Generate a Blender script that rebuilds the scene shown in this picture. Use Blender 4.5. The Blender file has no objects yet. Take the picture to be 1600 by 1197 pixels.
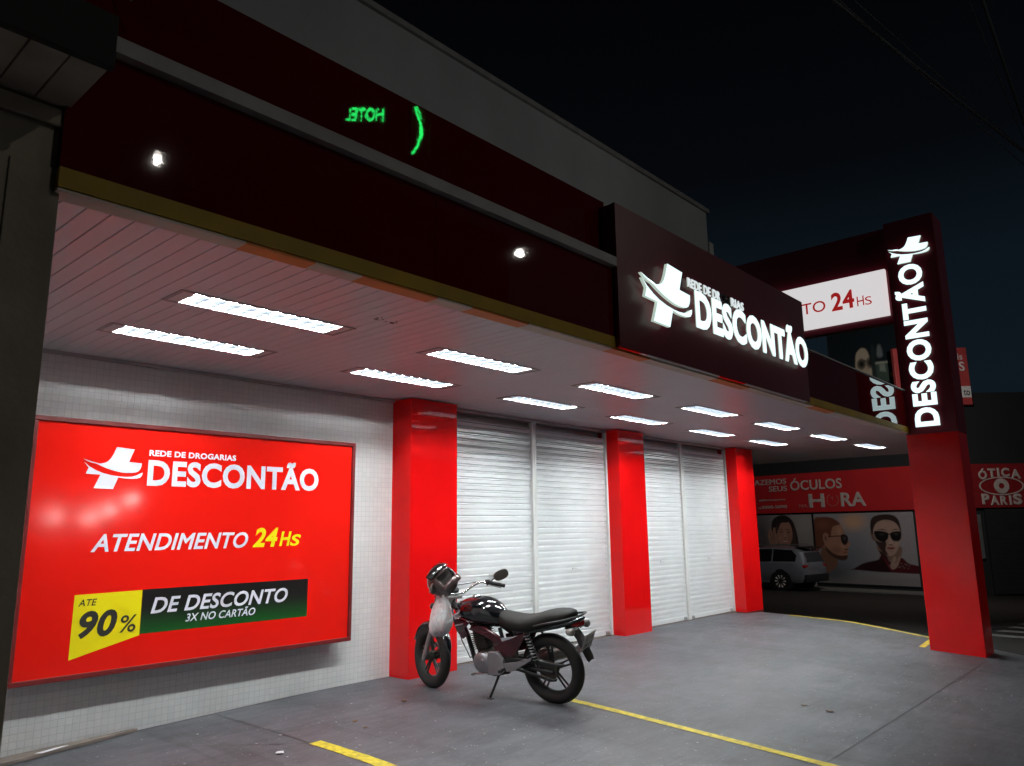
import bpy, bmesh, math, random
from math import sin, cos, pi, radians, sqrt
from mathutils import Vector, Matrix
from mathutils.geometry import tessellate_polygon
import numpy as np

random.seed(7)
SC = bpy.context.scene
COL = SC.collection

# ------------------------------------------------------------------ camera
cam_d = bpy.data.cameras.new('camera')
cam = bpy.data.objects.new('camera', cam_d)
COL.objects.link(cam)
cam_d.sensor_fit = 'HORIZONTAL'
cam_d.sensor_width = 36.0
cam_d.lens = 1191.03 / 1600 * 36.0
cam_d.clip_end = 2000
RX = Vector((0.66877053, -0.74333854, -0.01392119))
RY = Vector((0.13120379, 0.13643145, -0.98192262))
RZ = Vector((0.73180021, 0.65485439, 0.18877017))
m = Matrix.Identity(4)
for i in range(3):
    m[i][0] = RX[i]; m[i][1] = -RY[i]; m[i][2] = -RZ[i]
m[0][3], m[1][3], m[2][3] = 0.0, 0.0, 1.45
cam.matrix_world = m
SC.camera = cam

# ------------------------------------------------------------------ night sky
W = bpy.data.worlds.new('World')
SC.world = W
W.use_nodes = True
wn, wl = W.node_tree.nodes, W.node_tree.links
bg = wn['Background']
tc = wn.new('ShaderNodeTexCoord')
sx = wn.new('ShaderNodeSeparateXYZ')
rp = wn.new('ShaderNodeValToRGB')
wl.new(tc.outputs['Generated'], sx.inputs[0])
wl.new(sx.outputs['Z'], rp.inputs['Fac'])
e = rp.color_ramp.elements
e[0].position = 0.0; e[0].color = (0.0030, 0.0045, 0.0060, 1)
e[1].position = 0.62; e[1].color = (0.0009, 0.0010, 0.0014, 1)
k = e.new(0.16); k.color = (0.0045, 0.0090, 0.0130, 1)
k = e.new(0.30); k.color = (0.0036, 0.0072, 0.0108, 1)
k = e.new(0.42); k.color = (0.0016, 0.0022, 0.0032, 1)
wl.new(rp.outputs['Color'], bg.inputs['Color'])
bg.inputs['Strength'].default_value = 1.0

# ------------------------------------------------------------------ render look
SC.view_settings.view_transform = 'Standard'
SC.view_settings.look = 'None'
SC.view_settings.exposure = 0.0
SC.view_settings.gamma = 1.0
SC.view_settings.use_curve_mapping = False
SC.render.engine = 'CYCLES'
cy = SC.cycles
cy.use_denoising = True
try: cy.denoiser = 'OPENIMAGEDENOISE'
except Exception: pass
cy.max_bounces = 8
cy.diffuse_bounces = 4
cy.glossy_bounces = 4
cy.caustics_reflective = False
cy.caustics_refractive = False
cy.sample_clamp_indirect = 3.0
cy.sample_clamp_direct = 0.0

TUBE = 228.0          # radiance of the fluorescent tubes
LETTER = 1.3         # radiance of the lit letters
STREET = 62.0       # watts of a street lamp

# ------------------------------------------------------------------ materials
def new_mat(name):
    mt = bpy.data.materials.new(name); mt.use_nodes = True
    nt = mt.node_tree
    return mt, nt, nt.nodes['Principled BSDF']

def mat(name, col, rough=0.5, metal=0.0, var=0.12, vs=6.0, bump=0.0, bs=60.0, rvar=0.15, coat=0.0, emit=None, es=0.0, spec=0.5, trans=0.0):
    """Principled surface whose colour and gloss wander a little with noise."""
    mt, nt, b = new_mat(name)
    N, L = nt.nodes, nt.links
    co = N.new('ShaderNodeTexCoord')
    n = N.new('ShaderNodeTexNoise'); n.inputs['Scale'].default_value = vs; n.inputs['Detail'].default_value = 5
    L.new(co.outputs['Object'], n.inputs['Vector'])
    r = N.new('ShaderNodeValToRGB')
    r.color_ramp.elements[0].position = 0.3; r.color_ramp.elements[1].position = 0.7
    r.color_ramp.elements[0].color = [c * (1 - var) for c in col] + [1]
    r.color_ramp.elements[1].color = [min(1, c * (1 + var)) for c in col] + [1]
    L.new(n.outputs['Fac'], r.inputs['Fac']); L.new(r.outputs['Color'], b.inputs['Base Color'])
    mr = N.new('ShaderNodeMapRange')
    mr.inputs['To Min'].default_value = max(0.0, rough * (1 - rvar)); mr.inputs['To Max'].default_value = min(1, rough * (1 + rvar))
    L.new(n.outputs['Fac'], mr.inputs['Value']); L.new(mr.outputs[0], b.inputs['Roughness'])
    b.inputs['Metallic'].default_value = metal
    b.inputs['Specular IOR Level'].default_value = spec
    b.inputs['Coat Weight'].default_value = coat
    b.inputs['Coat Roughness'].default_value = 0.05
    b.inputs['Transmission Weight'].default_value = trans
    if bump:
        n2 = N.new('ShaderNodeTexNoise'); n2.inputs['Scale'].default_value = bs; n2.inputs['Detail'].default_value = 6
        L.new(co.outputs['Object'], n2.inputs['Vector'])
        bp = N.new('ShaderNodeBump'); bp.inputs['Strength'].default_value = bump; bp.inputs['Distance'].default_value = 0.01
        L.new(n2.outputs['Fac'], bp.inputs['Height']); L.new(bp.outputs['Normal'], b.inputs['Normal'])
    if emit:
        b.inputs['Emission Color'].default_value = (*emit, 1); b.inputs['Emission Strength'].default_value = es
    return mt

M = {}
M['fascia_red'] = mat('dark_gloss_red', (0.125, 0.003, 0.004), 0.018, var=0.10, vs=1.5, rvar=0.4, spec=1.0, bump=0.045, bs=2.6)
M['totem_red'] = mat('totem_red', (0.78, 0.007, 0.009), 0.14, var=0.06, vs=1.2, rvar=0.4, bump=0.02, bs=2.5)
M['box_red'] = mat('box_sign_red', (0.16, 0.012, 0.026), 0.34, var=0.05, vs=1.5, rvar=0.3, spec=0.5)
M['red'] = mat('red_panel', (0.80, 0.006, 0.007), 0.035, var=0.05, vs=1.5, rvar=0.3, spec=0.5, bump=0.002, bs=3.0)
M['red_sign'] = mat('red_sign_vinyl', (0.80, 0.012, 0.007), 0.085, var=0.03, vs=2.0, rvar=0.5, bump=0.003, bs=5)
M['red_dark'] = mat('dark_red_frame', (0.16, 0.012, 0.012), 0.4)
M['yellow_band'] = mat('yellow_band', (0.48, 0.29, 0.008), 0.6, var=0.2, vs=3)
M['white_panel'] = mat('white_paint', (0.74, 0.74, 0.73), 0.45, var=0.04, vs=3, bump=0.05, bs=30)
M['shutter'] = mat('shutter_enamel', (0.74, 0.755, 0.77), 0.34, var=0.06, vs=2.2, rvar=0.3)
M['slat_white'] = mat('ceiling_pvc', (0.95, 0.93, 0.97), 0.30, var=0.02, vs=1.2, spec=1.0)
M['groove'] = mat('dark_gap', (0.10, 0.095, 0.10), 0.8)
M['grey_wall'] = mat('upper_wall_paint', (0.56, 0.58, 0.59), 0.8, var=0.14, vs=0.7, bump=0.15, bs=12)
M['ledge'] = mat('ledge_grey', (0.44, 0.42, 0.42), 0.6, var=0.15)
M['concrete'] = mat('neighbour_plaster', (0.40, 0.345, 0.275), 0.9, var=0.22, vs=3, bump=0.35, bs=35)
M['plank'] = mat('neighbour_soffit', (0.62, 0.53, 0.45), 0.85, var=0.22, vs=4, bump=0.25, bs=40)
M['navy'] = mat('dark_blue_wall', (0.012, 0.016, 0.035), 0.85)
M['lamp_white'] = mat('lamp_enamel', (0.80, 0.80, 0.80), 0.3, var=0.02)
M['louvre'] = mat('louvre_glow', (0.008, 0.009, 0.011), 0.5, spec=0.05, emit=(.66, .82, 1.0), es=0.5)  # blades glow over a near-black base, standing in for tube light on them
M['lamp_frame'] = mat('lamp_frame_grey', (0.42, 0.38, 0.39), 0.45)
M['alu'] = mat('brushed_aluminium', (0.62, 0.63, 0.65), 0.3, metal=0.9)
M['black_plastic'] = mat('black_plastic', (0.012, 0.012, 0.013), 0.5, bump=0.05, bs=150)
M['black_gloss'] = mat('black_lacquer', (0.006, 0.007, 0.009), 0.10, coat=1.0, var=0.05)
M['tyre'] = mat('tyre_rubber', (0.014, 0.013, 0.012), 0.75, bump=0.3, bs=90)
M['rim'] = mat('black_alloy', (0.015, 0.014, 0.014), 0.35, coat=0.3)
M['engine'] = mat('engine_silver', (0.36, 0.34, 0.36), 0.38, metal=0.55, bump=0.03, bs=120)
M['engine_dark'] = mat('engine_dark', (0.075, 0.07, 0.06), 0.6, metal=0.4)
M['chrome'] = mat('chrome', (0.80, 0.80, 0.80), 0.17, metal=1.0, var=0.02)
M['steel'] = mat('steel_grey', (0.42, 0.41, 0.40), 0.35, metal=0.7)
M['fork'] = mat('fork_grey', (0.30, 0.27, 0.27), 0.45, metal=0.3)
M['moto_red'] = mat('moto_maroon', (0.055, 0.002, 0.007), 0.2, coat=0.6)
M['decal'] = mat('decal_silver', (0.40, 0.42, 0.46), 0.35)
M['seat'] = mat('seat_vinyl', (0.008, 0.0075, 0.0065), 0.66, bump=0.15, bs=180, spec=0.3)
M['lens_red'] = mat('red_lens', (0.30, 0.01, 0.01), 0.15, coat=0.5)
M['lens_clear'] = mat('clear_lens', (0.24, 0.23, 0.22), 0.2)
M['plate'] = mat('plate_grey', (0.42, 0.41, 0.40), 0.45)
M['ink'] = mat('black_ink', (0.02, 0.018, 0.016), 0.5)
M['mirror'] = mat('mirror_back', (0.16, 0.125, 0.11), 0.35)
M['visor'] = mat('smoked_visor', (0.012, 0.010, 0.010), 0.08, coat=1.0)
M['helmet'] = mat('helmet_shell', (0.10, 0.065, 0.065), 0.16, coat=0.9, var=0.3, vs=9)
M['padding'] = mat('helmet_lining', (0.020, 0.014, 0.013), 0.9, bump=0.2)
M['text_white'] = mat('vinyl_white', (0.74, 0.72, 0.82), 0.35, var=0.02)
M['text_yellow'] = mat('vinyl_yellow', (0.86, 0.70, 0.004), 0.35, var=0.02)
M['lit'] = mat('lit_letter', (0.8, 0.85, 0.85), 0.4, emit=(0.74, 0.97, 1.0), es=LETTER)
M['lit_small'] = mat('lit_small_letter', (0.8, 0.85, 0.85), 0.4, emit=(0.86, 0.92, 1.0), es=LETTER * 0.6)
M['lit_face'] = mat('lit_acrylic', (0.80, 0.79, 0.80), 0.45, emit=(0.76, 0.735, 0.745), es=0.85)
M['lit_side'] = mat('letter_side', (0.5, 0.55, 0.52), 0.5, emit=(0.82, 1.0, 0.86), es=0.5)  # weak side and back glow, added to throw a halo on the panel
M['unlit'] = mat('unlit_letter', (0.05, 0.05, 0.055), 0.5)
M['dred_text'] = mat('vinyl_red', (0.55, 0.02, 0.02), 0.4, emit=(0.55, 0.02, 0.02), es=0.5)
M['paint_yellow'] = mat('road_paint_yellow', (0.62, 0.48, 0.03), 0.6, var=0.34, vs=22, bump=0.1, bs=70)
M['paint_white'] = mat('road_paint_white', (0.20, 0.20, 0.195), 0.8, var=0.4, vs=9)
M['asphalt'] = mat('asphalt', (0.020, 0.018, 0.017), 0.75, var=0.3, vs=2.5, bump=0.5, bs=80, spec=0.25)
M['kerb'] = mat('kerb_concrete', (0.16, 0.155, 0.15), 0.85, bump=0.2)
M['wood'] = mat('weathered_board', (0.17, 0.135, 0.12), 0.8, var=0.25, vs=8, bump=0.2)
M['paper'] = mat('paper', (0.75, 0.74, 0.78), 0.8)
M['leaf'] = mat('dry_leaf', (0.16, 0.10, 0.05), 0.8)
M['optic_red'] = mat('optician_red', (0.52, 0.022, 0.026), 0.4, var=0.07, vs=1.0)
M['optic_text'] = mat('optician_letter', (0.50, 0.42, 0.40), 0.5)
M['optic_text_dim'] = mat('optician_letter_faint', (0.46, 0.16, 0.15), 0.5)
M['dark_metal'] = mat('dark_metal', (0.030, 0.030, 0.032), 0.5, metal=0.3)
M['dark_wall'] = mat('dark_wall', (0.012, 0.013, 0.015), 0.85, var=0.2, vs=1.0)
M['car_paint'] = mat('silver_car_paint', (0.27, 0.28, 0.33), 0.25, metal=0.5, coat=0.8, var=0.04)
M['rim_light'] = mat('silver_rim_paint', (0.62, 0.60, 0.58), 0.3)
M['glass_dark'] = mat('dark_glass', (0.008, 0.008, 0.010), 0.06, coat=1.0)
M['neon'] = mat('green_neon', (0.0, 0.3, 0.05), 0.4, emit=(0.02, 1.0, 0.16), es=9.0)
M['window_lit'] = mat('lit_window', (0.4, 0.4, 0.1), 0.4, emit=(0.85, 0.75, 0.10), es=0.8)
M['cable'] = mat('cable_sheath', (0.10, 0.105, 0.11), 0.6)
M['wire'] = mat('pale_wire', (0.45, 0.45, 0.46), 0.6)
M['stain'] = mat('ceiling_stain', (0.10, 0.08, 0.08), 0.7)
M['orange_trim'] = mat('orange_trim', (0.85, 0.25, 0.04), 0.5, var=0.1)
M['cream_trim'] = mat('cream_trim', (0.80, 0.71, 0.60), 0.5, var=0.1)
M['wax'] = mat('silver_tape', (0.55, 0.56, 0.60), 0.3)

def tube_mat():
    mt, nt, b = new_mat('fluorescent_tube')
    b.inputs['Base Color'].default_value = (0.9, 0.9, 0.9, 1)
    b.inputs['Emission Color'].default_value = (0.93, 1.0, 0.985, 1)
    b.inputs['Emission Strength'].default_value = TUBE
    return mt
M['tube'] = tube_mat()

def lampglass_mat():
    mt, nt, b = new_mat('street_lamp_glass')
    b.inputs['Emission Color'].default_value = (1.0, 0.93, 0.86, 1)
    b.inputs['Emission Strength'].default_value = 45
    return mt
M['lamp_glass'] = lampglass_mat()

def tile_mat():
    """glazed 5 cm mosaic: joints recessed by bump, each tile slightly different"""
    mt, nt, b = new_mat('white_mosaic_tile')
    N, L = nt.nodes, nt.links
    co = N.new('ShaderNodeTexCoord')
    mp = N.new('ShaderNodeMapping'); mp.inputs['Rotation'].default_value = (radians(90), 0, 0)
    L.new(co.outputs['Object'], mp.inputs['Vector'])
    br = N.new('ShaderNodeTexBrick')
    br.offset = 0.0; br.squash = 1.0
    br.inputs['Scale'].default_value = 1.0
    br.inputs['Brick Width'].default_value = 0.05; br.inputs['Row Height'].default_value = 0.05
    br.inputs['Mortar Size'].default_value = 0.0022; br.inputs['Mortar Smooth'].default_value = 0.35
    br.inputs['Color1'].default_value = (0.80, 0.80, 0.80, 1); br.inputs['Color2'].default_value = (0.75, 0.76, 0.77, 1)
    br.inputs['Mortar'].default_value = (0.66, 0.65, 0.65, 1)
    L.new(mp.outputs[0], br.inputs['Vector'])
    n = N.new('ShaderNodeTexNoise'); n.inputs['Scale'].default_value = 1.7; n.inputs['Detail'].default_value = 6
    L.new(co.outputs['Object'], n.inputs['Vector'])
    mx = N.new('ShaderNodeMix'); mx.data_type = 'RGBA'; mx.blend_type = 'MULTIPLY'; mx.inputs[0].default_value = 0.35
    L.new(br.outputs['Color'], mx.inputs[6])
    r = N.new('ShaderNodeValToRGB'); r.color_ramp.elements[0].color = (0.72, 0.71, 0.69, 1); r.color_ramp.elements[1].color = (1, 1, 1, 1)
    r.color_ramp.elements[0].position = 0.3; r.color_ramp.elements[1].position = 0.6
    L.new(n.outputs['Fac'], r.inputs['Fac']); L.new(r.outputs['Color'], mx.inputs[7])
    L.new(mx.outputs[2], b.inputs['Base Color'])
    b.inputs['Roughness'].default_value = 0.16
    inv = N.new('ShaderNodeMath'); inv.operation = 'MULTIPLY_ADD'; inv.inputs[1].default_value = -1; inv.inputs[2].default_value = 1
    L.new(br.outputs['Fac'], inv.inputs[0])
    n3 = N.new('ShaderNodeTexNoise'); n3.inputs['Scale'].default_value = 22; n3.inputs['Detail'].default_value = 1
    L.new(co.outputs['Object'], n3.inputs['Vector'])
    ad = N.new('ShaderNodeMath'); ad.operation = 'MULTIPLY_ADD'; ad.inputs[1].default_value = 0.5
    L.new(n3.outputs['Fac'], ad.inputs[0]); L.new(inv.outputs[0], ad.inputs[2])
    bp = N.new('ShaderNodeBump'); bp.inputs['Strength'].default_value = 0.55; bp.inputs['Distance'].default_value = 0.004
    L.new(ad.outputs[0], bp.inputs['Height']); L.new(bp.outputs['Normal'], b.inputs['Normal'])
    return mt
M['tile'] = tile_mat()

def ground_mat():
    """grey floor paint on concrete: trowel sweeps, worn patches, fine grit"""
    mt, nt, b = new_mat('grey_floor_paint')
    N, L = nt.nodes, nt.links
    co = N.new('ShaderNodeTexCoord')
    def noise(scale, detail=6, rough=0.6, sc=(1, 1, 1), rot=0.0, dist=0.0):
        mp = N.new('ShaderNodeMapping'); mp.inputs['Scale'].default_value = sc; mp.inputs['Rotation'].default_value = (0, 0, rot)
        L.new(co.outputs['Object'], mp.inputs['Vector'])
        n = N.new('ShaderNodeTexNoise'); n.inputs['Scale'].default_value = scale; n.inputs['Detail'].default_value = detail
        n.inputs['Roughness'].default_value = rough; n.inputs['Distortion'].default_value = dist
        L.new(mp.outputs[0], n.inputs['Vector']); return n
    def ramp(src, p0, c0, p1, c1):
        r = N.new('ShaderNodeValToRGB'); r.color_ramp.elements[0].position = p0; r.color_ramp.elements[1].position = p1
        r.color_ramp.elements[0].color = (*c0, 1); r.color_ramp.elements[1].color = (*c1, 1)
        L.new(src.outputs['Fac'], r.inputs['Fac']); return r
    def mul(a, bb, f):
        mx = N.new('ShaderNodeMix'); mx.data_type = 'RGBA'; mx.blend_type = 'MULTIPLY'; mx.inputs[0].default_value = f
        L.new(a, mx.inputs[6]); L.new(bb, mx.inputs[7]); return mx.outputs[2]
    base = ramp(noise(0.5, 5), 0.35, (0.096, 0.100, 0.117), 0.68, (0.134, 0.136, 0.152))
    sweep = ramp(noise(2.2, 7, 0.65, (1, 4.5, 1), 0.5, 1.2), 0.38, (0.50, 0.50, 0.52), 0.62, (1, 1, 1))
    patch = ramp(noise(1.1, 8, 0.7, dist=0.6), 0.42, (0.52, 0.51, 0.50), 0.56, (1, 1, 1))
    tyre = ramp(noise(0.9, 6, 0.6, (6, .5, 1), 0.12, 0.3), 0.56, (1, 1, 1), 0.70, (0.50, 0.49, 0.48))
    spots = ramp(noise(3.2, 4, 0.5), 0.66, (1, 1, 1), 0.74, (0.55, 0.54, 0.53))
    grit = ramp(noise(120, 3), 0.40, (0.80, 0.80, 0.80), 0.60, (1, 1, 1))
    c = mul(base.outputs['Color'], sweep.outputs['Color'], 0.6)
    c = mul(c, patch.outputs['Color'], 0.55)
    c = mul(c, grit.outputs['Color'], 0.7)
    c = mul(c, tyre.outputs['Color'], 0.6)
    c = mul(c, spots.outputs['Color'], 0.6)
    sp = noise(34, 2, 0.5)
    dust = ramp(sp, 0.70, (0, 0, 0), 0.73, (1, 1, 1))
    mx = N.new('ShaderNodeMix'); mx.data_type = 'RGBA'
    L.new(dust.outputs['Color'], mx.inputs[0]); L.new(c, mx.inputs[6]); mx.inputs[7].default_value = (0.30, 0.29, 0.28, 1)
    L.new(mx.outputs[2], b.inputs['Base Color'])
    rr = N.new('ShaderNodeMapRange'); rr.inputs['To Min'].default_value = 0.38; rr.inputs['To Max'].default_value = 0.72
    L.new(noise(1.6, 6).outputs['Fac'], rr.inputs['Value']); L.new(rr.outputs[0], b.inputs['Roughness'])
    bp = N.new('ShaderNodeBump'); bp.inputs['Strength'].default_value = 0.25; bp.inputs['Distance'].default_value = 0.008
    L.new(noise(45, 8, 0.7).outputs['Fac'], bp.inputs['Height']); L.new(bp.outputs['Normal'], b.inputs['Normal'])
    return mt
M['ground'] = ground_mat()

def print_mat(name, rough=0.35, gain=1.0, emit=0.0):
    """printed picture: colour comes from the mesh's own painted colour layer"""
    mt, nt, b = new_mat(name)
    a = nt.nodes.new('ShaderNodeAttribute'); a.attribute_name = 'ink'
    nt.links.new(a.outputs['Color'], b.inputs['Base Color'])
    b.inputs['Roughness'].default_value = rough
    return mt
M['print'] = print_mat('printed_poster')

def bag_mat():
    mt, nt, b = new_mat('thin_white_plastic')
    N, L = nt.nodes, nt.links
    co = N.new('ShaderNodeTexCoord')
    n = N.new('ShaderNodeTexNoise'); n.inputs['Scale'].default_value = 9; n.inputs['Detail'].default_value = 3
    L.new(co.outputs['Object'], n.inputs['Vector'])
    r = N.new('ShaderNodeValToRGB'); r.color_ramp.elements[0].position = 0.42; r.color_ramp.elements[1].position = 0.62
    r.color_ramp.elements[0].color = (0.93, 0.91, 0.94, 1); r.color_ramp.elements[1].color = (0.90, 0.72, 0.73, 1)
    L.new(n.outputs['Fac'], r.inputs['Fac']); L.new(r.outputs['Color'], b.inputs['Base Color'])
    b.inputs['Roughness'].default_value = 0.34
    b.inputs['Subsurface Weight'].default_value = 0.12; b.inputs['Subsurface Radius'].default_value = (1.0, .8, .8); b.inputs['Subsurface Scale'].default_value = 0.15
    n2 = N.new('ShaderNodeTexNoise'); n2.inputs['Scale'].default_value = 26; n2.inputs['Detail'].default_value = 4; n2.inputs['Distortion'].default_value = 1.5
    mp = N.new('ShaderNodeMapping'); mp.inputs['Scale'].default_value = (1, 1, 0.35)
    L.new(co.outputs['Object'], mp.inputs['Vector']); L.new(mp.outputs[0], n2.inputs['Vector'])
    bp = N.new('ShaderNodeBump'); bp.inputs['Strength'].default_value = 0.9; bp.inputs['Distance'].default_value = 0.02
    L.new(n2.outputs['Fac'], bp.inputs['Height']); L.new(bp.outputs['Normal'], b.inputs['Normal'])
    return mt
M['bag'] = bag_mat()

# ------------------------------------------------------------------ object helpers
def wloc(o):
    v = Vector((0, 0, 0))
    while o is not None:
        v += o.location; o = o.parent
    return v

def tag(o, label=None, cat=None, group=None, kind=None):
    if label: o['label'] = label
    if cat: o['category'] = cat
    if group: o['group'] = group
    if kind: o['kind'] = kind
    return o

def thing(name, label, cat, loc=(0, 0, 0), group=None):
    o = bpy.data.objects.new(name, None); COL.objects.link(o)
    o.location = loc; o.empty_display_size = 0.2
    return tag(o, label, cat, group)

def dup(root, loc, label=None):
    r = root.copy(); COL.objects.link(r); r.location = loc
    if label: r['label'] = label
    for ch in list(root.children):
        c = ch.copy(); COL.objects.link(c); c.parent = r
        for g in list(ch.children):
            d = g.copy(); COL.objects.link(d); d.parent = c
    return r

class MB:
    """collects shapes given in world space; build() links them as one mesh object"""
    def __init__(s): s.bm = bmesh.new()
    def _grid(s, rings, closed_u=True, cap=True):
        vs = [[s.bm.verts.new(p) for p in r] for r in rings]
        n = len(vs[0])
        for a, b in zip(vs[:-1], vs[1:]):
            for i in range(n if closed_u else n - 1):
                j = (i + 1) % n
                s.bm.faces.new((a[i], a[j], b[j], b[i]))
        if cap and closed_u:
            s.bm.faces.new(list(reversed(vs[0]))); s.bm.faces.new(vs[-1])
        return vs
    def box(s, x0, x1, y0, y1, z0, z1, M4=None, bev=0.0):
        c = [Vector((x, y, z)) for z in (z0, z1) for x, y in ((x0, y0), (x1, y0), (x1, y1), (x0, y1))]
        if M4: c = [M4 @ v for v in c]
        v = [s.bm.verts.new(p) for p in c]
        fs = [s.bm.faces.new([v[i] for i in q]) for q in ((3, 2, 1, 0), (4, 5, 6, 7), (0, 1, 5, 4), (1, 2, 6, 5), (2, 3, 7, 6), (3, 0, 4, 7))]
        if bev:
            es = list({e for f in fs for e in f.edges})
            bmesh.ops.bevel(s.bm, geom=es, offset=bev, segments=2, affect='EDGES', profile=0.5)
        return s
    def tube(s, pts, r, n=10, cap=True, r1=None):
        pts = [Vector(p) for p in pts]
        rings = []; up = None
        for i, p in enumerate(pts):
            d = (pts[min(i + 1, len(pts) - 1)] - pts[max(i - 1, 0)]).normalized()
            if up is None:
                up = Vector((0, 0, 1)) if abs(d.z) < 0.9 else Vector((1, 0, 0))
            a = d.cross(up).normalized(); up = a.cross(d).normalized()
            rr = r[i] if isinstance(r, (list, tuple)) else r + ((r1 - r) * i / (len(pts) - 1) if r1 is not None else 0)
            rings.append([p + (a * cos(2 * pi * k / n) + up * sin(2 * pi * k / n)) * rr for k in range(n)])
        s._grid(rings, True, cap); return s
    def lathe(s, c, axis, prof, n=32, cap=True, sweep=None):
        """prof = [(radius, offset along axis)]"""
        c = Vector(c); ax = Vector(axis).normalized()
        a = ax.cross(Vector((0, 0, 1)) if abs(ax.z) < 0.9 else Vector((1, 0, 0))).normalized(); b = ax.cross(a)
        rings = [[c + ax * o + (a * cos(2 * pi * k / n) + b * sin(2 * pi * k / n)) * max(r, 1e-5) for k in range(n)] for r, o in prof]
        s._grid(rings, True, cap); return s
    def ring(s, c, axis, prof, n=48):
        """closed profile swept round the axis (tyre, rim)"""
        c = Vector(c); ax = Vector(axis).normalized()
        a = ax.cross(Vector((0, 0, 1)) if abs(ax.z) < 0.9 else Vector((1, 0, 0))).normalized(); b = ax.cross(a)
        rows = []
        for k in range(n):
            d = a * cos(2 * pi * k / n) + b * sin(2 * pi * k / n)
            rows.append([s.bm.verts.new(c + ax * o + d * r) for r, o in prof])
        m_ = len(prof)
        for k in range(n):
            p, q = rows[k], rows[(k + 1) % n]
            for i in range(m_):
                j = (i + 1) % m_
                s.bm.faces.new((p[i], p[j], q[j], q[i]))
        return s
    def loft(s, st, n=20, cap=True):
        """st = (x, zc, half width, half height, exponent, yc)"""
        rings = []
        for q in st:
            x, zc, hw, hh = q[:4]; ex = q[4] if len(q) > 4 else 2.2; yc = q[5] if len(q) > 5 else 0
            ring = []
            for k in range(n):
                t = 2 * pi * k / n; cc, ss = cos(t), sin(t)
                ring.append(Vector((x, yc + hw * math.copysign(abs(cc) ** (2 / ex), cc), zc + hh * math.copysign(abs(ss) ** (2 / ex), ss))))
            rings.append(ring)
        s._grid(rings, True, cap); return s
    def poly(s, pts, thick):
        """pts = world polygon, thick = extrusion vector"""
        pts = [Vector(p) for p in pts]; t = Vector(thick)
        a = [s.bm.verts.new(p) for p in pts]; b = [s.bm.verts.new(p + t) for p in pts]
        if len(a) > 4:
            for q in tessellate_polygon([pts]):
                if len(set(q)) == 3:
                    s.bm.faces.new([a[i] for i in q]); s.bm.faces.new([b[i] for i in reversed(q)])
        else:
            s.bm.faces.new(a); s.bm.faces.new(list(reversed(b)))
        n = len(a)
        for i in range(n):
            j = (i + 1) % n
            s.bm.faces.new((a[j], a[i], b[i], b[j]))
        return s
    def quad(s, *p):
        s.bm.faces.new([s.bm.verts.new(Vector(q)) for q in p]); return s
    def xf(s, M4):
        s.bm.transform(M4); return s
    def build(s, name, mt, parent=None, smooth=None, sub=0, bev=0.0):
        off = wloc(parent)
        bmesh.ops.recalc_face_normals(s.bm, faces=s.bm.faces[:])
        me = bpy.data.meshes.new(name)
        if off.length: s.bm.transform(Matrix.Translation(-off))
        s.bm.to_mesh(me); s.bm.free()
        mts = mt if isinstance(mt, list) else [mt]
        for q in mts: me.materials.append(q)
        o = bpy.data.objects.new(name, me); COL.objects.link(o)
        o.parent = parent
        if sub:
            md = o.modifiers.new('smooth', 'SUBSURF'); md.levels = sub; md.render_levels = sub
        if bev:
            md = o.modifiers.new('edge', 'BEVEL'); md.width = bev; md.segments = 2; md.limit_method = 'ANGLE'
        if smooth is not None or sub:
            me.polygons.foreach_set('use_smooth', [True] * len(me.polygons))
            if not sub and smooth and smooth < 180:
                try: me.set_sharp_from_angle(angle=radians(smooth))
                except Exception: pass
        return o

def struct(name, mb, mt, label=None, **k):
    return tag(mb.build(name, mt, None, **k), label, None, None, 'structure')

_textcache = {}
def lit_sides(o, n, h):
    """channel letters: glowing front, dim glow added on sides and back for a halo"""
    me = o.data
    if me.materials[0] not in (M['lit'], M['lit_small']): return o
    me.materials.append(M['lit_side'])
    for p in me.polygons:
        c = p.center.dot(n) - h
        if abs(p.normal.dot(n)) < .25 or c < 0: p.material_index = 1
    return o

def raw_text(txt, bold, shear):
    key = (txt, bold, shear)
    if key not in _textcache:
        cu = bpy.data.curves.new('t', 'FONT'); cu.body = txt; cu.size = 1.0
        cu.shear = shear; cu.space_character = 1.0 + bold * 1.6; cu.extrude = 0.05; cu.resolution_u = 4
        if bold > 0: cu.bevel_depth = bold; cu.bevel_resolution = 0; cu.extrude = 0.01
        ob = bpy.data.objects.new('t', cu); COL.objects.link(ob)
        dg = bpy.context.evaluated_depsgraph_get(); dg.update()
        me = bpy.data.meshes.new_from_object(ob.evaluated_get(dg), depsgraph=dg)
        vs = [v.co.copy() for v in me.vertices]; fs = [tuple(p.vertices) for p in me.polygons]
        bpy.data.objects.remove(ob); bpy.data.curves.remove(cu); bpy.data.meshes.remove(me)
        _textcache[key] = (vs, fs)
    return _textcache[key]

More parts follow.
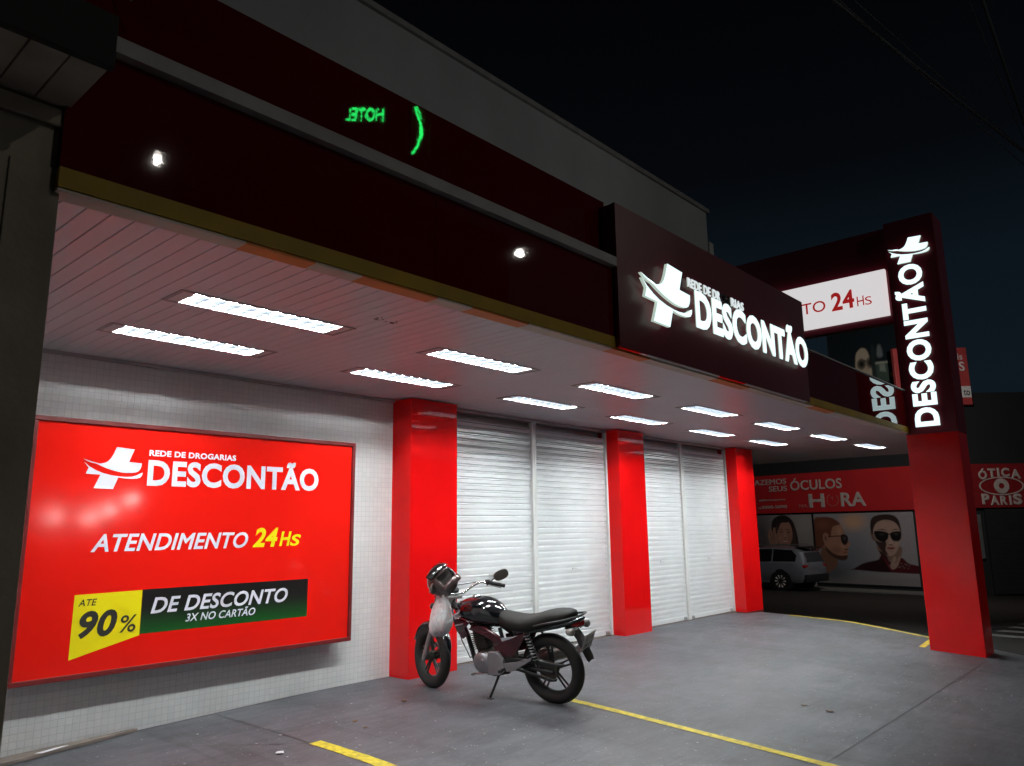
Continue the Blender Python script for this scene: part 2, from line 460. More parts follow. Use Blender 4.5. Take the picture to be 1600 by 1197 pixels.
def text(txt, O, u, v, w, cap, depth, mt, parent, name='lettering', bold=0.025, shear=0.0, lift=0.0):
    """lettering whose baseline starts at O, runs w along u, capitals cap tall along v, depth thick"""
    vs, fs = raw_text(txt, bold, shear)
    hv, _ = raw_text('H', bold, 0.0)
    x0 = min(p.x for p in vs); x1 = max(p.x for p in vs)
    y0 = min(p.y for p in hv); y1 = max(p.y for p in hv)
    z0 = min(p.z for p in vs); z1 = max(p.z for p in vs)
    O, u, v = Vector(O), Vector(u).normalized(), Vector(v).normalized(); n = u.cross(v)
    mb = MB()
    bv = [mb.bm.verts.new(O + u * ((p.x - x0) / (x1 - x0) * w) + v * ((p.y - y0) / (y1 - y0) * cap) + n * (lift + (p.z - z0) / (z1 - z0) * depth)) for p in vs]
    for f in fs:
        try: mb.bm.faces.new([bv[i] for i in f])
        except ValueError: pass
    return lit_sides(mb.build(name, mt, parent), n, (O - wloc(parent)).dot(n) + lift + depth * .5)

def smooth_closed(pts, corner=None, n=4):
    return pts

LOGO_UP = [(115,150),(135,161),(160,170),(185,174),(210,174),(235,168),(255,158),(270,140),(283,115),(292,92),(300,70),(408,78),(394,116),(380,155),(458,160),(457,178),(451,196),(440,210),(425,217),(400,221),(370,222),(340,220),(310,215),(280,208),(250,199),(220,188),(190,175),(160,163)]
LOGO_DN = [(120,168),(150,192),(190,213),(230,228),(280,239),(330,245),(370,246),(405,243),(432,234),(452,222),(468,216),(465,232),(455,246),(435,253),(400,256),(360,255),(323,250),(310,285),(297,320),(185,318),(202,278),(218,238),(176,237),(135,235),(142,215),(148,200)]
def logo(O, u, v, w, h, depth, mt, parent, name='logo', lift=0.0):
    O, u, v = Vector(O), Vector(u).normalized(), Vector(v).normalized(); n = u.cross(v)
    mb = MB()
    for P in (LOGO_UP, LOGO_DN):
        pts = [O + u * ((x - 115) / 353 * w) + v * ((320 - y) / 250 * h) + n * lift for x, y in P]
        mb.poly(pts, n * depth)
    return lit_sides(mb.build(name, mt, parent), n, (O - wloc(parent)).dot(n) + lift + depth * .5)

X, Y, Z = Vector((1, 0, 0)), Vector((0, 1, 0)), Vector((0, 0, 1))

# ================================================================== GROUND
def sstep(t): return 0.5 * (t + sqrt(t * t + 0.04))
def zg(x, y):
    return -0.065 * sstep(4.25 - y) - 0.025 * sstep(4.4 - x) - 0.05 * sstep(x - 12.4) + 0.012
def xe(y): return 11.92 + 0.448 * (y - 3.08)
def zr(x, y): return -0.30 - 0.0385 * max(0.0, min(x, 60) - 12)

mb = MB()
ny, nx = 46, 60
rows = []
for j in range(ny + 1):
    y = -2.2 + (6.45 + 2.2) * j / ny
    x1 = xe(y)
    rows.append([mb.bm.verts.new((-7 + (x1 + 7) * i / nx, y, zg(-7 + (x1 + 7) * i / nx, y))) for i in range(nx + 1)])
for a, b in zip(rows[:-1], rows[1:]):
    for i in range(nx): mb.bm.faces.new((a[i], a[i + 1], b[i + 1], b[i]))
struct('forecourt_floor', mb, M['ground'], 'grey painted concrete forecourt under and before the canopy', smooth=60)

mb = MB()   # kerb face round the forecourt
pp = [(-7, -2.2), (xe(-2.2), -2.2), (xe(6.45), 6.45)]
for (xa, ya), (xb, yb) in zip(pp[:-1], pp[1:]):
    for i in range(12):
        t0, t1 = i / 12, (i + 1) / 12
        p0 = (xa + (xb - xa) * t0, ya + (yb - ya) * t0); p1 = (xa + (xb - xa) * t1, ya + (yb - ya) * t1)
        mb.quad((*p0, zg(*p0)), (*p1, zg(*p1)), (*p1, -1.2), (*p0, -1.2))
struct('kerb', mb, M['kerb'], 'concrete kerb along the edge of the forecourt')

mb = MB()   # the road sheet, falling away along the side street
xs = [-400, -60, -10, 0, 6, 12, 16, 20, 25, 30, 36, 45, 60, 400]; yv = [-400, -60, -20, -10, 0, 10, 20, 40, 80, 400]
g = [[mb.bm.verts.new((x, y, zr(x, y))) for x in xs] for y in yv]
for a, b in zip(g[:-1], g[1:]):
    for i in range(len(xs) - 1): mb.bm.faces.new((a[i], a[i + 1], b[i + 1], b[i]))
struct('road', mb, M['asphalt'], 'dark asphalt road of the side street and main street')

def stripe(name, label, p0, p1, w, mt, hf, n=16, lift=0.004, jag=0.0):
    p0, p1 = Vector((*p0, 0)), Vector((*p1, 0)); d = (p1 - p0).normalized(); q = Vector((-d.y, d.x, 0)) * w / 2
    mb = MB(); rows = []
    for i in range(n + 1):
        c = p0.lerp(p1, i / n); j1, j2 = random.uniform(-jag, jag), random.uniform(-jag, jag)
        a, b = c + q * (1 + j1), c - q * (1 + j2)
        rows.append((mb.bm.verts.new((a.x, a.y, hf(a.x, a.y) + lift)), mb.bm.verts.new((b.x, b.y, hf(b.x, b.y) + lift))))
    for (a, b), (c, d_) in zip(rows[:-1], rows[1:]): mb.bm.faces.new((a, b, d_, c))
    return struct(name, mb, mt, label)
stripe('parking_line', 'yellow bay line running out from the rear wheel of the motorcycle', (5.475, 4.42), (5.475, 0.2), 0.085, M['paint_yellow'], zg, 60, jag=0.05)
stripe('parking_line', 'short yellow bay line at the front of the picture before the wall sign', (3.36, 4.93), (3.30, 0.2), 0.10, M['paint_yellow'], zg, 60, jag=0.08)
stripe('edge_line', 'thin yellow line along the far edge of the forecourt', (xe(5.4) - .09, 5.4), (xe(3.0) - .09, 3.0), 0.075, M['paint_yellow'], zg, 30, jag=0.3)
stripe('edge_line', 'yellow line turning behind the tall red totem', (xe(2.95) - .02, 2.98), (10.9, 2.90), 0.07, M['paint_yellow'], zg, 8)
for k in range(5):
    stripe('crossing_stripe', ('nearest', 'second', 'middle', 'fourth', 'farthest')[k] + ' worn white crosswalk stripe on the dark road right of the totem', (14.75 + k * 1.03, -3.0), (15.62 + k * 1.03, 3.1), 0.40, M['paint_white'], zr, 20, jag=0.15)
# saw-cut joints of the slab
mb = MB()
for (xa, ya, xb, yb) in ((-2, 2.14, 10.6, 2.14), (2.75, 5.6, 3.32, 4.95), (3.33, 4.95, 3.33, 6.3)):
    n = 30; d = Vector((xb - xa, yb - ya, 0)).normalized(); q = Vector((-d.y, d.x, 0)) * 0.004; pr = None
    for i in range(n + 1):
        x_, y_ = xa + (xb - xa) * i / n, ya + (yb - ya) * i / n
        c = (mb.bm.verts.new((x_ + q.x, y_ + q.y, zg(x_, y_) + .003)), mb.bm.verts.new((x_ - q.x, y_ - q.y, zg(x_, y_) + .003)))
        if pr: mb.bm.faces.new((pr[0], pr[1], c[1], c[0]))
        pr = c
struct('slab_joint', mb, M['ink'], 'dark joint line across the concrete floor')

# ================================================================== SHOP BUILDING
ZC = 2.84
WY = 6.366       # tiled wall
SY = 6.30        # shutters
FY = 2.75        # fascia
PY = 6.067       # pillar fronts
bld = thing('shop_building', 'closed pharmacy building with tiled wall, slatted canopy and dark red fascia', 'building', (6.5, 6.4, 0))
MB().box(-1, 5.20, WY, WY + .2, -.3, 2.90).build('tiled_wall', M['tile'], bld)
mb = MB()      # wall above and between the openings, back wall behind shutters
mb.box(5.20, 13.36, SY + .12, SY + .3, -.3, 2.88)
mb.box(13.30, 13.48, SY + .31, 16, -1.2, 7.0)
mb.build('wall', M['white_panel'], bld)
mb = MB().box(-1, 13.2, WY + .22, WY + .6, 2.95, 7.56)
up = mb.build('upper_wall', M['grey_wall'], bld)
MB().box(-1, 13.25, WY + .17, WY + .65, 7.562, 7.64).build('coping', M['ledge'], up)
MB().box(.8, 11.2, 2.90, WY + .21, 3.02, 3.10).box(11.2, 14.1, 2.90, WY + .21, 3.02, 3.10).box(14.1, 16.85, 3.40, WY + .21, 3.02, 3.10).build('canopy_roof', M['dark_wall'], bld)
MB().box(13.5, 16.85, WY + .21, 9, 3.02, 3.10).build('canopy_roof', M['dark_wall'], bld)

# slatted ceiling with openings for the lamps
P = 0.1005; LX0 = 1.886; LP = 20 * P; NL = 12
LY = [(4.235, 4.485), (5.245, 5.495)]
lamps = [(LX0 + k * LP, r) for r in (0, 1) for k in range(7) if not (r == 1 and k == 6)]
mb = MB(); mg = MB()
i0 = -11
for i in range(i0, 150):
    xa = LX0 + i * P; xb = xa + P
    if xa > 16.75: break
    yend = WY - .002 if xb < 13.3 else 8.2
    y00 = FY + .09 if xb < 14.1 else 3.40
    segs = [(y00, yend)]
    k, rem = divmod(i, 20)
    if 0 <= k < 7 and rem < NL:
        segs = [(y00, LY[0][0]), (LY[0][1], LY[1][0]), (LY[1][1], yend)] if k < 6 else [(y00, LY[0][0]), (LY[0][1], yend)]
    for ya, yb_ in segs:
        dz = random.uniform(-.0012, .0012)
        a, b_ = xa + .0035, xb - .0035
        mb.quad((a, ya, ZC + dz), (b_, ya, ZC + dz), (b_, yb_, ZC - dz), (a, yb_, ZC - dz))
        mb.quad((a, ya, ZC + dz), (a, yb_, ZC - dz), (a, yb_, ZC + .012), (a, ya, ZC + .012))
        mb.quad((b_, ya, ZC + dz), (b_, yb_, ZC - dz), (b_, yb_, ZC + .012), (b_, ya, ZC + .012))
        mg.quad((xa - .0035, ya, ZC + .011), (xa + .0035, ya, ZC + .011), (xa + .0035, yb_, ZC + .011), (xa - .0035, yb_, ZC + .011))
ceil = mb.build('ceiling', M['slat_white'], bld)
mg.build('slat_gap', M['groove'], ceil)
for k in range(9):     # dirt on the slats near the fascia
    x_, y_ = 3.16 + random.gauss(0, .06), 3.93 + random.gauss(0, .02)
    s_ = random.uniform(.004, .014)
    MB().poly([(x_ + s_ * cos(t) * 1.6, y_ + s_ * sin(t), ZC - .003) for t in (0, 1.1, 2.2, 3.3, 4.4, 5.4)], (0, 0, .001)).build('stain', M['stain'], ceil)
# ceiling trim along the wall, unseen white end and fascia panels added to bounce light
MB().box(.795, .812, 2.96, WY - .002, -.2, ZC - .004).build('end_bounce_panel', M['white_panel'], bld)
MB().box(.83, 10.79, FY + .0925, FY + .098, 2.62, ZC - .002).build('fascia_bounce_lining', M['white_panel'], bld)
MB().box(.8, 5.19, WY - .03, WY - .001, ZC - .03, ZC - .003).build('cornice', M['lamp_frame'], bld)
# fascia: red panels, yellow edge, worn underside strip
FZ0, FZ1, FZ2 = 2.615, 2.689, 3.167      # underside, top of the yellow edge, top of the panels
fas = MB()
xs = [.772, 2.5, 4.35, 6.2, 8.05, 10.79]
for a, b_ in zip(xs[:-1], xs[1:]):
    fas.box(a + .0015, b_ - .0015, FY, FY + .085, FZ1 + .002, FZ2 - .001)
fascia = fas.build('fascia', M['fascia_red'], bld)
MB().box(14.15, 16.75, 3.32, 3.39, 2.862, 3.2).box(16.75, 16.85, 3.32, 9, 2.862, 3.2).build('side_fascia', M['fascia_red'], bld)
MB().box(.774, 10.792, FY - .005, FY + .085, FZ0 + .002, FZ1).build('yellow_edge', M['yellow_band'], fascia)
xcur = .776
for x1, c in ((1.47, 'c'), (1.80, 'o'), (2.05, 'c'), (2.52, 'o'), (2.77, 'c'), (3.23, 'o'), (4.07, 'c'), (4.53, 'o'), (5.53, 'c'), (6.12, 'o'), (7.55, 'c'), (8.13, 'o'), (10.79, 'c')):
    MB().box(xcur, x1, FY + .003, FY + .092, FZ0 - .010, FZ0).build('underside_strip', M['orange_trim' if c == 'o' else 'cream_trim'], fascia); xcur = x1
MB().box(.80, 4.094, FY - .042, FY + .085, FZ2 + .002, 3.232).build('ledge', M['ledge'], bld)
MB().box(7.358, 10.79, FY - .017, FY + .10, FZ2 + .002, 3.182).build('ledge', M['ledge'], bld)
upp = MB()
for a, b_ in ((.80, 2.388), (2.391, 4.106), (4.109, 4.15)): upp.box(a, b_, 2.834, 2.885, 3.235, 3.680)
upp.build('upper_panel', M['fascia_red'], bld)

# ------------------------------------------------------------------ pillars
pil = thing('red_pillar', 'glossy red pillar behind the motorcycle, beside the tiled wall', 'pillar', (5.19, PY, 0), 'red pillars between the shutters')
MB().box(5.19, 5.855, PY, SY + .118, -.12, ZC - .012, bev=.004).build('cladding', M['red'], pil)
MB().box(5.186, 5.859, PY - .004, SY + .117, -.11, .008).build('plinth', M['red_dark'], pil)
dup(pil, (9.02, PY, 0), 'glossy red pillar between the two pairs of roller shutters')
dup(pil, (12.70, PY, 0), 'glossy red pillar at the corner by the side street, far end of the shutters')

# ------------------------------------------------------------------ roller shutters
def shutter(x0, x1, label):
    t = thing('roller_shutter', label, 'shutter', ((x0 + x1) / 2, SY, 0), 'white roller shutters')
    z0, z1, p = .075, 2.78, .0735
    prof = []
    z = z0
    while z < z1 - p:
        prof += [(0.0, z), (-.001, z + p * .30), (0.0, z + p * .60), (.030, z + p * .605), (.030, z + p * .675), (-.0045, z + p * .68), (-.0045, z + p * .69), (.0035, z + p * .88), (.030, z + p * .885), (.030, z + p * .975)]
        z += p
    m1 = MB()
    nseg = 6
    rws = []
    for y_, z_ in prof:
        rws.append([m1.bm.verts.new((x0 + .03 + (x1 - x0 - .06) * i / nseg, SY + y_ + random.uniform(-.0003, .0003), z_ + random.uniform(-.00025, .00025))) for i in range(nseg + 1)])
    for a, b_ in zip(rws[:-1], rws[1:]):
        for i in range(nseg): m1.bm.faces.new((a[i], a[i + 1], b_[i + 1], b_[i]))
    m1.build('curtain', M['shutter'], t)
    g_ = MB(); g_.box(x0, x0 + .035, SY - .035, SY + .02, .02, 2.795); g_.build('guide_rail', M['white_panel'], t)
    g_ = MB(); g_.box(x1 - .035, x1, SY - .035, SY + .02, .02, 2.795); g_.build('guide_rail', M['white_panel'], t)
    g_ = MB(); g_.box(x0 + .037, x1 - .037, SY - .018, SY + .012, .025, .085, bev=.003)
    bar = g_.build('bottom_bar', M['shutter'], t)
    for xl in (x0 + .12, x1 - .12):
        l_ = MB(); l_.box(xl - .04, xl + .04, SY - .035, SY - .0185, .035, .075, bev=.004); l_.tube([(xl, SY - .035, .055), (xl, SY - .05, .055)], .014, 10)
        l_.build('lock', M['alu'], bar)
    l_ = MB(); xm = (x0 + x1) / 2
    l_.box(xm - .05, xm + .05, SY - .02, SY - .009, .93, .95, bev=.002); l_.build('pull_handle', M['shutter'], t)
    return t
shutter(5.86, 7.405, 'white roller shutter behind the motorcycle, next to the first red pillar')
shutter(7.41, 9.015, 'white roller shutter just left of the middle red pillar')
shutter(9.69, 11.125, 'white roller shutter just right of the middle red pillar')
shutter(11.13, 12.695, 'white roller shutter next to the corner pillar, farthest of the four')
mb = MB(); mb.box(5.86, 9.015, SY - .03, SY + .1, 2.80, 2.832); mb.box(9.69, 12.695, SY - .03, SY + .1, 2.80, 2.832)
mb.build('lintel', M['lamp_frame'], bld)
mb = MB(); mb.box(5.86, 9.015, SY - .05, SY + .1, -.1, .018); mb.box(9.69, 12.695, SY - .05, SY + .1, -.1, .018)
mb.build('threshold', M['wood'], bld)

# ------------------------------------------------------------------ ceiling lamps
lx, ly = lamps[0][0], LY[0][0]; LL = NL * P; LW = .25
lamp = thing('ceiling_lamp', 'x', 'ceiling lamp', (lx, ly, ZC), 'recessed tube lamps in the canopy ceiling')
x0, x1, y0, y1 = lx, lx + LL, ly, ly + LW
f = MB()
for q in ((x0 - .012, x1 + .012, y0 - .012, y0 + .012), (x0 - .012, x1 + .012, y1 - .012, y1 + .012), (x0 - .012, x0 + .012, y0 + .013, y1 - .013), (x1 - .012, x1 + .012, y0 + .013, y1 - .013)):
    f.box(*q, ZC - .006, ZC - .001)
f.build('frame', M['lamp_frame'], lamp)
for q in ((x0 + .013, x0 + .085), (x1 - .085, x1 - .013)):
    f = MB(); f.box(*q, y0 + .013, y1 - .013, ZC - .004, ZC + .004); f.build('end_plate', M['lamp_white'], lamp)
f = MB(); h = .085
f.quad((x0, y0, ZC), (x1, y0, ZC), (x1, y0 + .03, ZC + h), (x0, y0 + .03, ZC + h))
f.quad((x0, y1, ZC), (x1, y1, ZC), (x1, y1 - .03, ZC + h), (x0, y1 - .03, ZC + h))
f.quad((x0, y0 + .03, ZC + h), (x1, y0 + .03, ZC + h), (x1, y1 - .03, ZC + h), (x0, y1 - .03, ZC + h))
f.quad((x0, y0, ZC), (x0, y1, ZC), (x0, y1 - .03, ZC + h), (x0, y0 + .03, ZC + h))
f.quad((x1, y0, ZC), (x1, y1, ZC), (x1, y1 - .03, ZC + h), (x1, y0 + .03, ZC + h))
f.build('reflector', M['lamp_white'], lamp)
for yy in (y0 + .075, y1 - .075):
    f = MB(); f.tube([(x0 + .09, yy, ZC + .036), (x1 - .09, yy, ZC + .036)], .013, 10); f.build('tube', M['tube'], lamp, smooth=180)
f = MB()
for k in range(1, 10):
    xx = x0 + .085 + (LL - .17) * k / 10
    f.box(xx - .006, xx + .006, y0 + .016, y1 - .016, ZC + .001, ZC + .021)
f.box(x0 + .086, x1 - .086, (y0 + y1) / 2 - .006, (y0 + y1) / 2 + .006, ZC + .0015, ZC + .0205)
f.build('louvre', M['louvre'], lamp)
ordn = ['nearest', 'second', 'third', 'fourth', 'fifth', 'sixth', 'seventh']
for n_, (lx_, r_) in enumerate(lamps):
    k_ = round((lx_ - LX0) / LP)
    row = 'row along the fascia' if r_ == 0 else 'row by the shutters'
    lb = ordn[k_] + ' lit tube lamp counted from the left in the ' + row
    if n_ == 0: lamp['label'] = lb
    else: dup(lamp, (lx_, LY[r_][0], ZC), lb)
sp = thing('downlight', 'small lit ceiling light beside the top of the corner pillar', 'ceiling lamp', (15.35, 7.15, ZC))
MB().box(15.2, 15.5, 7.05, 7.25, ZC - .03, ZC - .001).build('housing', M['lamp_white'], sp)
f = MB(); f.box(15.22, 15.48, 7.07, 7.23, ZC - .034, ZC - .031); f.build('diffuser', mat('lit_diffuser', (.8, .8, .8), .4, emit=(1, 1, .95), es=3.0), sp)

# ================================================================== WALL SIGN
ws = thing('wall_sign', 'big red billboard for a discount pharmacy with white and yellow lettering on the tiled wall', 'sign', (3.16, 6.2, 1.37))
sx0, sx1, sz0, sz1 = 1.746, 4.575, .440, 2.312
MB().box(sx0 + .03, sx1 - .03, 6.205, WY - .003, sz0 + .03, sz1 - .03).build('case', M['red_dark'], ws)
MB().box(sx0 + .035, sx1 - .035, 6.199, 6.2045, sz0 + .035, sz1 - .035).build('face', M['red_sign'], ws)
f = MB(); t_ = .035
f.box(sx0, sx1, 6.18, 6.26, sz1 - t_, sz1, bev=.004); f.box(sx0, sx1, 6.18, 6.26, sz0, sz0 + t_, bev=.004)
f.box(sx0, sx0 + t_, 6.18, 6.26, sz0 + t_ + .001, sz1 - t_ - .001, bev=.004); f.box(sx1 - t_, sx1, 6.18, 6.26, sz0 + t_ + .001, sz1 - t_ - .001, bev=.004)
f.build('frame', mat('sign_frame', (0.15, 0.014, 0.014), .35), ws)
yS = 6.199
def st(txt, x0, x1, z, cap, mt, bold=.03, shear=0, lift=.0015, name='lettering'):
    return text(txt, (x0, yS, z), X, Z, x1 - x0, cap, .0003, mt, ws, name, bold, shear, lift)
logo((2.105, yS, 1.797), X, Z, .439, .322, .0012, M['text_white'], ws, lift=.0015)
st('REDE DE DROGARIAS', 2.585, 3.324, 2.067, .047, M['text_white'], .035)
st('DESCONTÃO', 2.583, 4.166, 1.832, .202, M['text_white'], .036)
st('ATENDIMENTO', 2.21, 3.475, 1.329, .130, M['text_white'], .022, .25)
st('24', 3.521, 3.763, 1.330, .164, M['text_yellow'], .035, .22)
st('H', 3.779, 3.90, 1.334, .128, M['text_yellow'], .03, .22)
st('S', 3.885, 3.998, 1.334, .100, M['text_yellow'], .03, .22)
MB().poly([(2.130, yS - .0015, 1.026), (2.126, yS - .0015, .573), (2.611, yS - .0015, .697), (2.611, yS - .0015, 1.031)], (0, .001, 0)).build('yellow_patch', M['text_yellow'], ws)
st('ATE', 2.159, 2.286, .943, .048, M['ink'], .01, .22, lift=.003)
st('90', 2.175, 2.440, .718, .186, M['ink'], .035, .22, lift=.003)
st('%', 2.462, 2.582, .731, .122, M['ink'], .01, .12, lift=.003)
def painted(name, O, u, v, w, h, nu, nv, fn, mt, parent, lift=0.0):
    """flat print: fn(a, b) gives linear colours for arrays a (0..1 along u) and b (0..1 along v)"""
    O, u, v = Vector(O), Vector(u).normalized(), Vector(v).normalized(); n = u.cross(v)
    A, B = np.meshgrid(np.linspace(0, 1, nu + 1), np.linspace(0, 1, nv + 1))
    Oa = np.array(O + n * lift) - np.array(wloc(parent))
    co = Oa[None, None] + A[..., None] * w * np.array(u) + B[..., None] * h * np.array(v)
    idx = np.arange((nu + 1) * (nv + 1)).reshape(nv + 1, nu + 1)
    q = np.stack([idx[:-1, :-1], idx[:-1, 1:], idx[1:, 1:], idx[1:, :-1]], -1).reshape(-1, 4)
    me = bpy.data.meshes.new(name); me.from_pydata(co.reshape(-1, 3).tolist(), [], q.tolist())
    c = fn(A, B).reshape(-1, 3)
    at = me.color_attributes.new('ink', 'FLOAT_COLOR', 'POINT')
    at.data.foreach_set('color', np.concatenate([c, np.ones((len(c), 1))], 1).astype(np.float32).ravel())
    me.materials.append(mt)
    o = bpy.data.objects.new(name, me); COL.objects.link(o); o.parent = parent
    return o
def grad(a, b):
    t = np.clip(1 - b / .62, 0, 1) ** 1.6
    return np.stack([.006 + 0 * t, .005 + .075 * t, .005 + .006 * t], -1)
painted('price_strip', (2.612, yS, .706), X, Z, 1.478, .329, 4, 40, grad, M['print'], ws, lift=.0018)
st('DE DESCONTO', 2.684, 3.885, .849, .119, M['text_white'], .022, .25, lift=.003)
st('3X NO CARTÃO', 2.965, 3.575, .763, .060, M['text_white'], .015, .25, lift=.003)

# ================================================================== BOX SIGN ON THE FASCIA
bs = thing('fascia_sign', 'dark red box sign with glowing white cross and pharmacy name above the canopy', 'sign', (5.7, 2.71, 3.1))
BF = 2.708
MB().box(4.096, 7.353, BF, BF + .028, 2.621, 3.626).box(4.10, 7.349, BF + .0285, FY - .006, 2.623, 3.166).box(4.153, 7.349, BF + .0285, 3.035, 3.24, 3.624).box(4.10, 4.1525, BF + .0285, 2.831, 3.24, 3.624).build('panel', M['box_red'], bs)
bu_ = mat('box_underside', (.55, .5, .5), .5)
for a, b_, c in ((4.11, 4.44, 'r'), (4.44, 5.49, 'w'), (5.49, 5.95, 'r'), (5.95, 7.29, 'w')):
    MB().box(a, b_, BF + .004, FY - .008, 2.614, 2.6205).build('underside', M['red'] if c == 'r' else bu_, bs)
logo((4.304, BF, 2.846), X, Z, .690, .474, .024, M['lit'], bs, lift=.03)
text('REDE DE DR', (5.014, BF, 3.238), X, Z, .525, .072, .012, M['lit_small'], bs, bold=.012, lift=.012)
text('OGA', (5.556, BF, 3.238), X, Z, .161, .072, .012, M['unlit'], bs, name='unlit_lettering', bold=.012, lift=.012)
text('RIAS', (5.734, BF, 3.238), X, Z, .229, .072, .012, M['lit_small'], bs, bold=.012, lift=.012)
text('DESCONTÃO', (5.069, BF, 2.926), X, Z, 2.196, .292, .024, M['lit'], bs, bold=.042, lift=.03)

# ================================================================== TOTEM AND HIGH SIGN
tt = thing('totem', 'tall red totem column with glowing vertical white letters and cross', 'totem', (10.8, 2.48, -.1))
MB().box(10.80, 11.25, 2.18, 2.78, -.35, 5.50, bev=.004).build('column', M['totem_red'], tt)
MB().box(10.792, 10.799, 2.183, 2.777, 2.585, 5.497).build('shade_front_plate', M['box_red'], tt)  # darker plate added where the upper totem is unlit, shade put into colour
MB().box(10.801, 11.25, 2.172, 2.1795, 2.585, 5.497).build('shade_side_plate', M['box_red'], tt)  # upper side darkened by colour too, in place of shade
text('DESCONTÃO', (10.792, 2.358, 2.672), Z, Y, 2.17, .285, .03, M['lit'], tt, bold=.042, lift=.03)
logo((10.792, 2.74, 4.875), -Y, Z, .505, .335, .03, M['lit'], tt, lift=.02)
hs = thing('overhead_sign', 'white lit sign with red 24 hour lettering on a dark red beam beside the totem', 'sign', (10.97, 4.3, 4.6))
MB().box(10.97, 11.12, 2.785, WY + .21, 4.16, 5.50).build('panel', M['box_red'], hs)
lb_ = MB().box(10.905, 10.969, 2.85, 5.60, 4.252, 4.905, bev=.003).build('lightbox', M['lit_face'], hs)
xx = 10.905
text('ATENDIMENTO', (xx, 5.42, 4.478), -Y, Z, 1.74, .160, .003, M['dred_text'], hs, bold=.005, lift=.001)
text('24', (xx, 3.596, 4.446), -Y, Z, .315, .265, .003, M['dred_text'], hs, bold=.03, lift=.001)
text('H', (xx, 3.247, 4.450), -Y, Z, .093, .140, .003, M['dred_text'], hs, bold=.0, lift=.001)
text('S', (xx, 3.140, 4.448), -Y, Z, .088, .113, .003, M['dred_text'], hs, bold=.0, lift=.001)

# ================================================================== NEIGHBOUR ON THE LEFT
nb = thing('neighbour_building', 'dark plastered neighbour building with slatted eave at the left edge', 'building', (-2, 3, 0))
XR = .792
mb = MB()
mb.box(-6, XR, 2.79, 9, -.6, 2.91)
mb.build('wall', M['concrete'], nb)
mb = MB(); mb.box(-6, XR + .006, 2.765, 2.789, 2.84, 2.905, bev=.006); mb.box(.636, XR - .001, 2.781, 2.7895, -.3, 2.69, bev=.003)
mb.build('moulding', M['concrete'], nb)
mb = MB()
y = 2.40
xk = XR
while xk > -6:
    mb.box(xk - .108, xk - .003, 2.42, 2.83, 2.912 + random.uniform(0, .003), 2.94); xk -= .111
mb.build('soffit', M['plank'], nb)
mb = MB(); mb.box(-6, XR + .005, 2.385, 2.419, 2.905, 3.09, bev=.004); mb.box(XR - .05, XR + .012, 2.42, 3.2, 2.941, 3.09); mb.box(-6, XR - .052, 2.42, 3.2, 2.945, 3.08)
mb.build('eave', mat('eave_paint', (0.035, 0.032, 0.032), .9), nb)
MB().box(-6, XR + .02, 2.9, 9, 3.091, 5.8).build('upper_wall', M['navy'], nb)
f = MB(); f.tube([(.905, 2.62, 3.33), (.93, 2.6, 3.385), (.99, 2.56, 3.43), (1.075, 2.53, 3.465), (1.10, 2.51, 3.49), (1.07, 2.5, 3.56), (1.02, 2.5, 3.7)], .004, 6)
tag(f.build('loose_wire', M['wire'], None, smooth=180), 'thin pale wire curling up above the neighbour eave', 'wire')

# ================================================================== MOTORCYCLE
HEAD = math.atan2(.989, -.147)
MO = Vector((5.224, 4.97, 0.004))
MW = Matrix.Translation(MO) @ Matrix.Rotation(HEAD, 4, 'Z') @ Matrix.Rotation(radians(-9), 4, 'X')
SP = Vector((.375, 0, .80)); SA = Vector((-.42, 0, .91)).normalized()
ST = MW @ Matrix.Translation(SP) @ Matrix.Rotation(radians(-21), 4, SA) @ Matrix.Translation(-SP)
mt_ = thing('motorcycle', 'black and maroon motorcycle leaning on its side stand before the first red pillar', 'motorcycle', MO)
def mpart(name, mb, mat_, steer=False, parent=None, **k):
    mb.xf(ST if steer else MW)
    return mb.build(name, mat_, parent or mt_, **k)
RA = (-.672, 0, .292); FA = (.665, 0, .292)
def tyre_prof(R, w, t=.055):
    pr = []
    for k in range(14):
        a = 2 * pi * k / 14
        pr.append((R - t + t * cos(a), w * sin(a)))
    return pr
def wheel(C, R, w, steer, spokes):
    t = mpart('wheel', MB().ring(C, (0, 1, 0), [(R - .062, -.03), (R - .05, -.034), (R - .05, .034), (R - .062, .03), (R - .074, .012), (R - .074, -.012)], 56), M['rim'], steer, smooth=40)
    mpart('tyre', MB().ring(C, (0, 1, 0), tyre_prof(R, w), 56), M['tyre'], steer, t, smooth=180)
    s_ = MB()
    for k in range(spokes):
        a = 2 * pi * k / spokes + .25
        for da in (-.10, .10):
            p0 = Vector((C[0] + .035 * cos(a + da * 3), 0, C[2] + .035 * sin(a + da * 3)))
            p1 = Vector((C[0] + (R - .066) * cos(a + da), 0, C[2] + (R - .066) * sin(a + da)))
            s_.tube([p0, p0.lerp(p1, .5), p1], [.011, .009, .008], 8)
    mpart('spokes', s_, M['rim'], steer, t, smooth=60)
    h_ = MB().lathe(C, (0, 1, 0), [(.022, -.075), (.03, -.07), (.045, -.03), (.05, -.028), (.05, .028), (.045, .03), (.03, .07), (.022, .075)], 24)
    mpart('hub', h_, M['engine_dark'], steer, t, smooth=40)
    return t
rw = wheel(RA, .295, .052, False, 5)
fw = wheel(FA, .292, .045, True, 5)
mpart('brake_disc', MB().ring(FA, (0, 1, 0), [(.118, -.062), (.118, -.058), (.075, -.058), (.075, -.062)], 40), M['steel'], True, fw, smooth=40)
mpart('sprocket', MB().lathe((RA[0], .082, RA[2]), (0, 1, 0), [(.085, -.004), (.088, 0), (.085, .004)], 36), M['engine_dark'], False, rw, smooth=40)
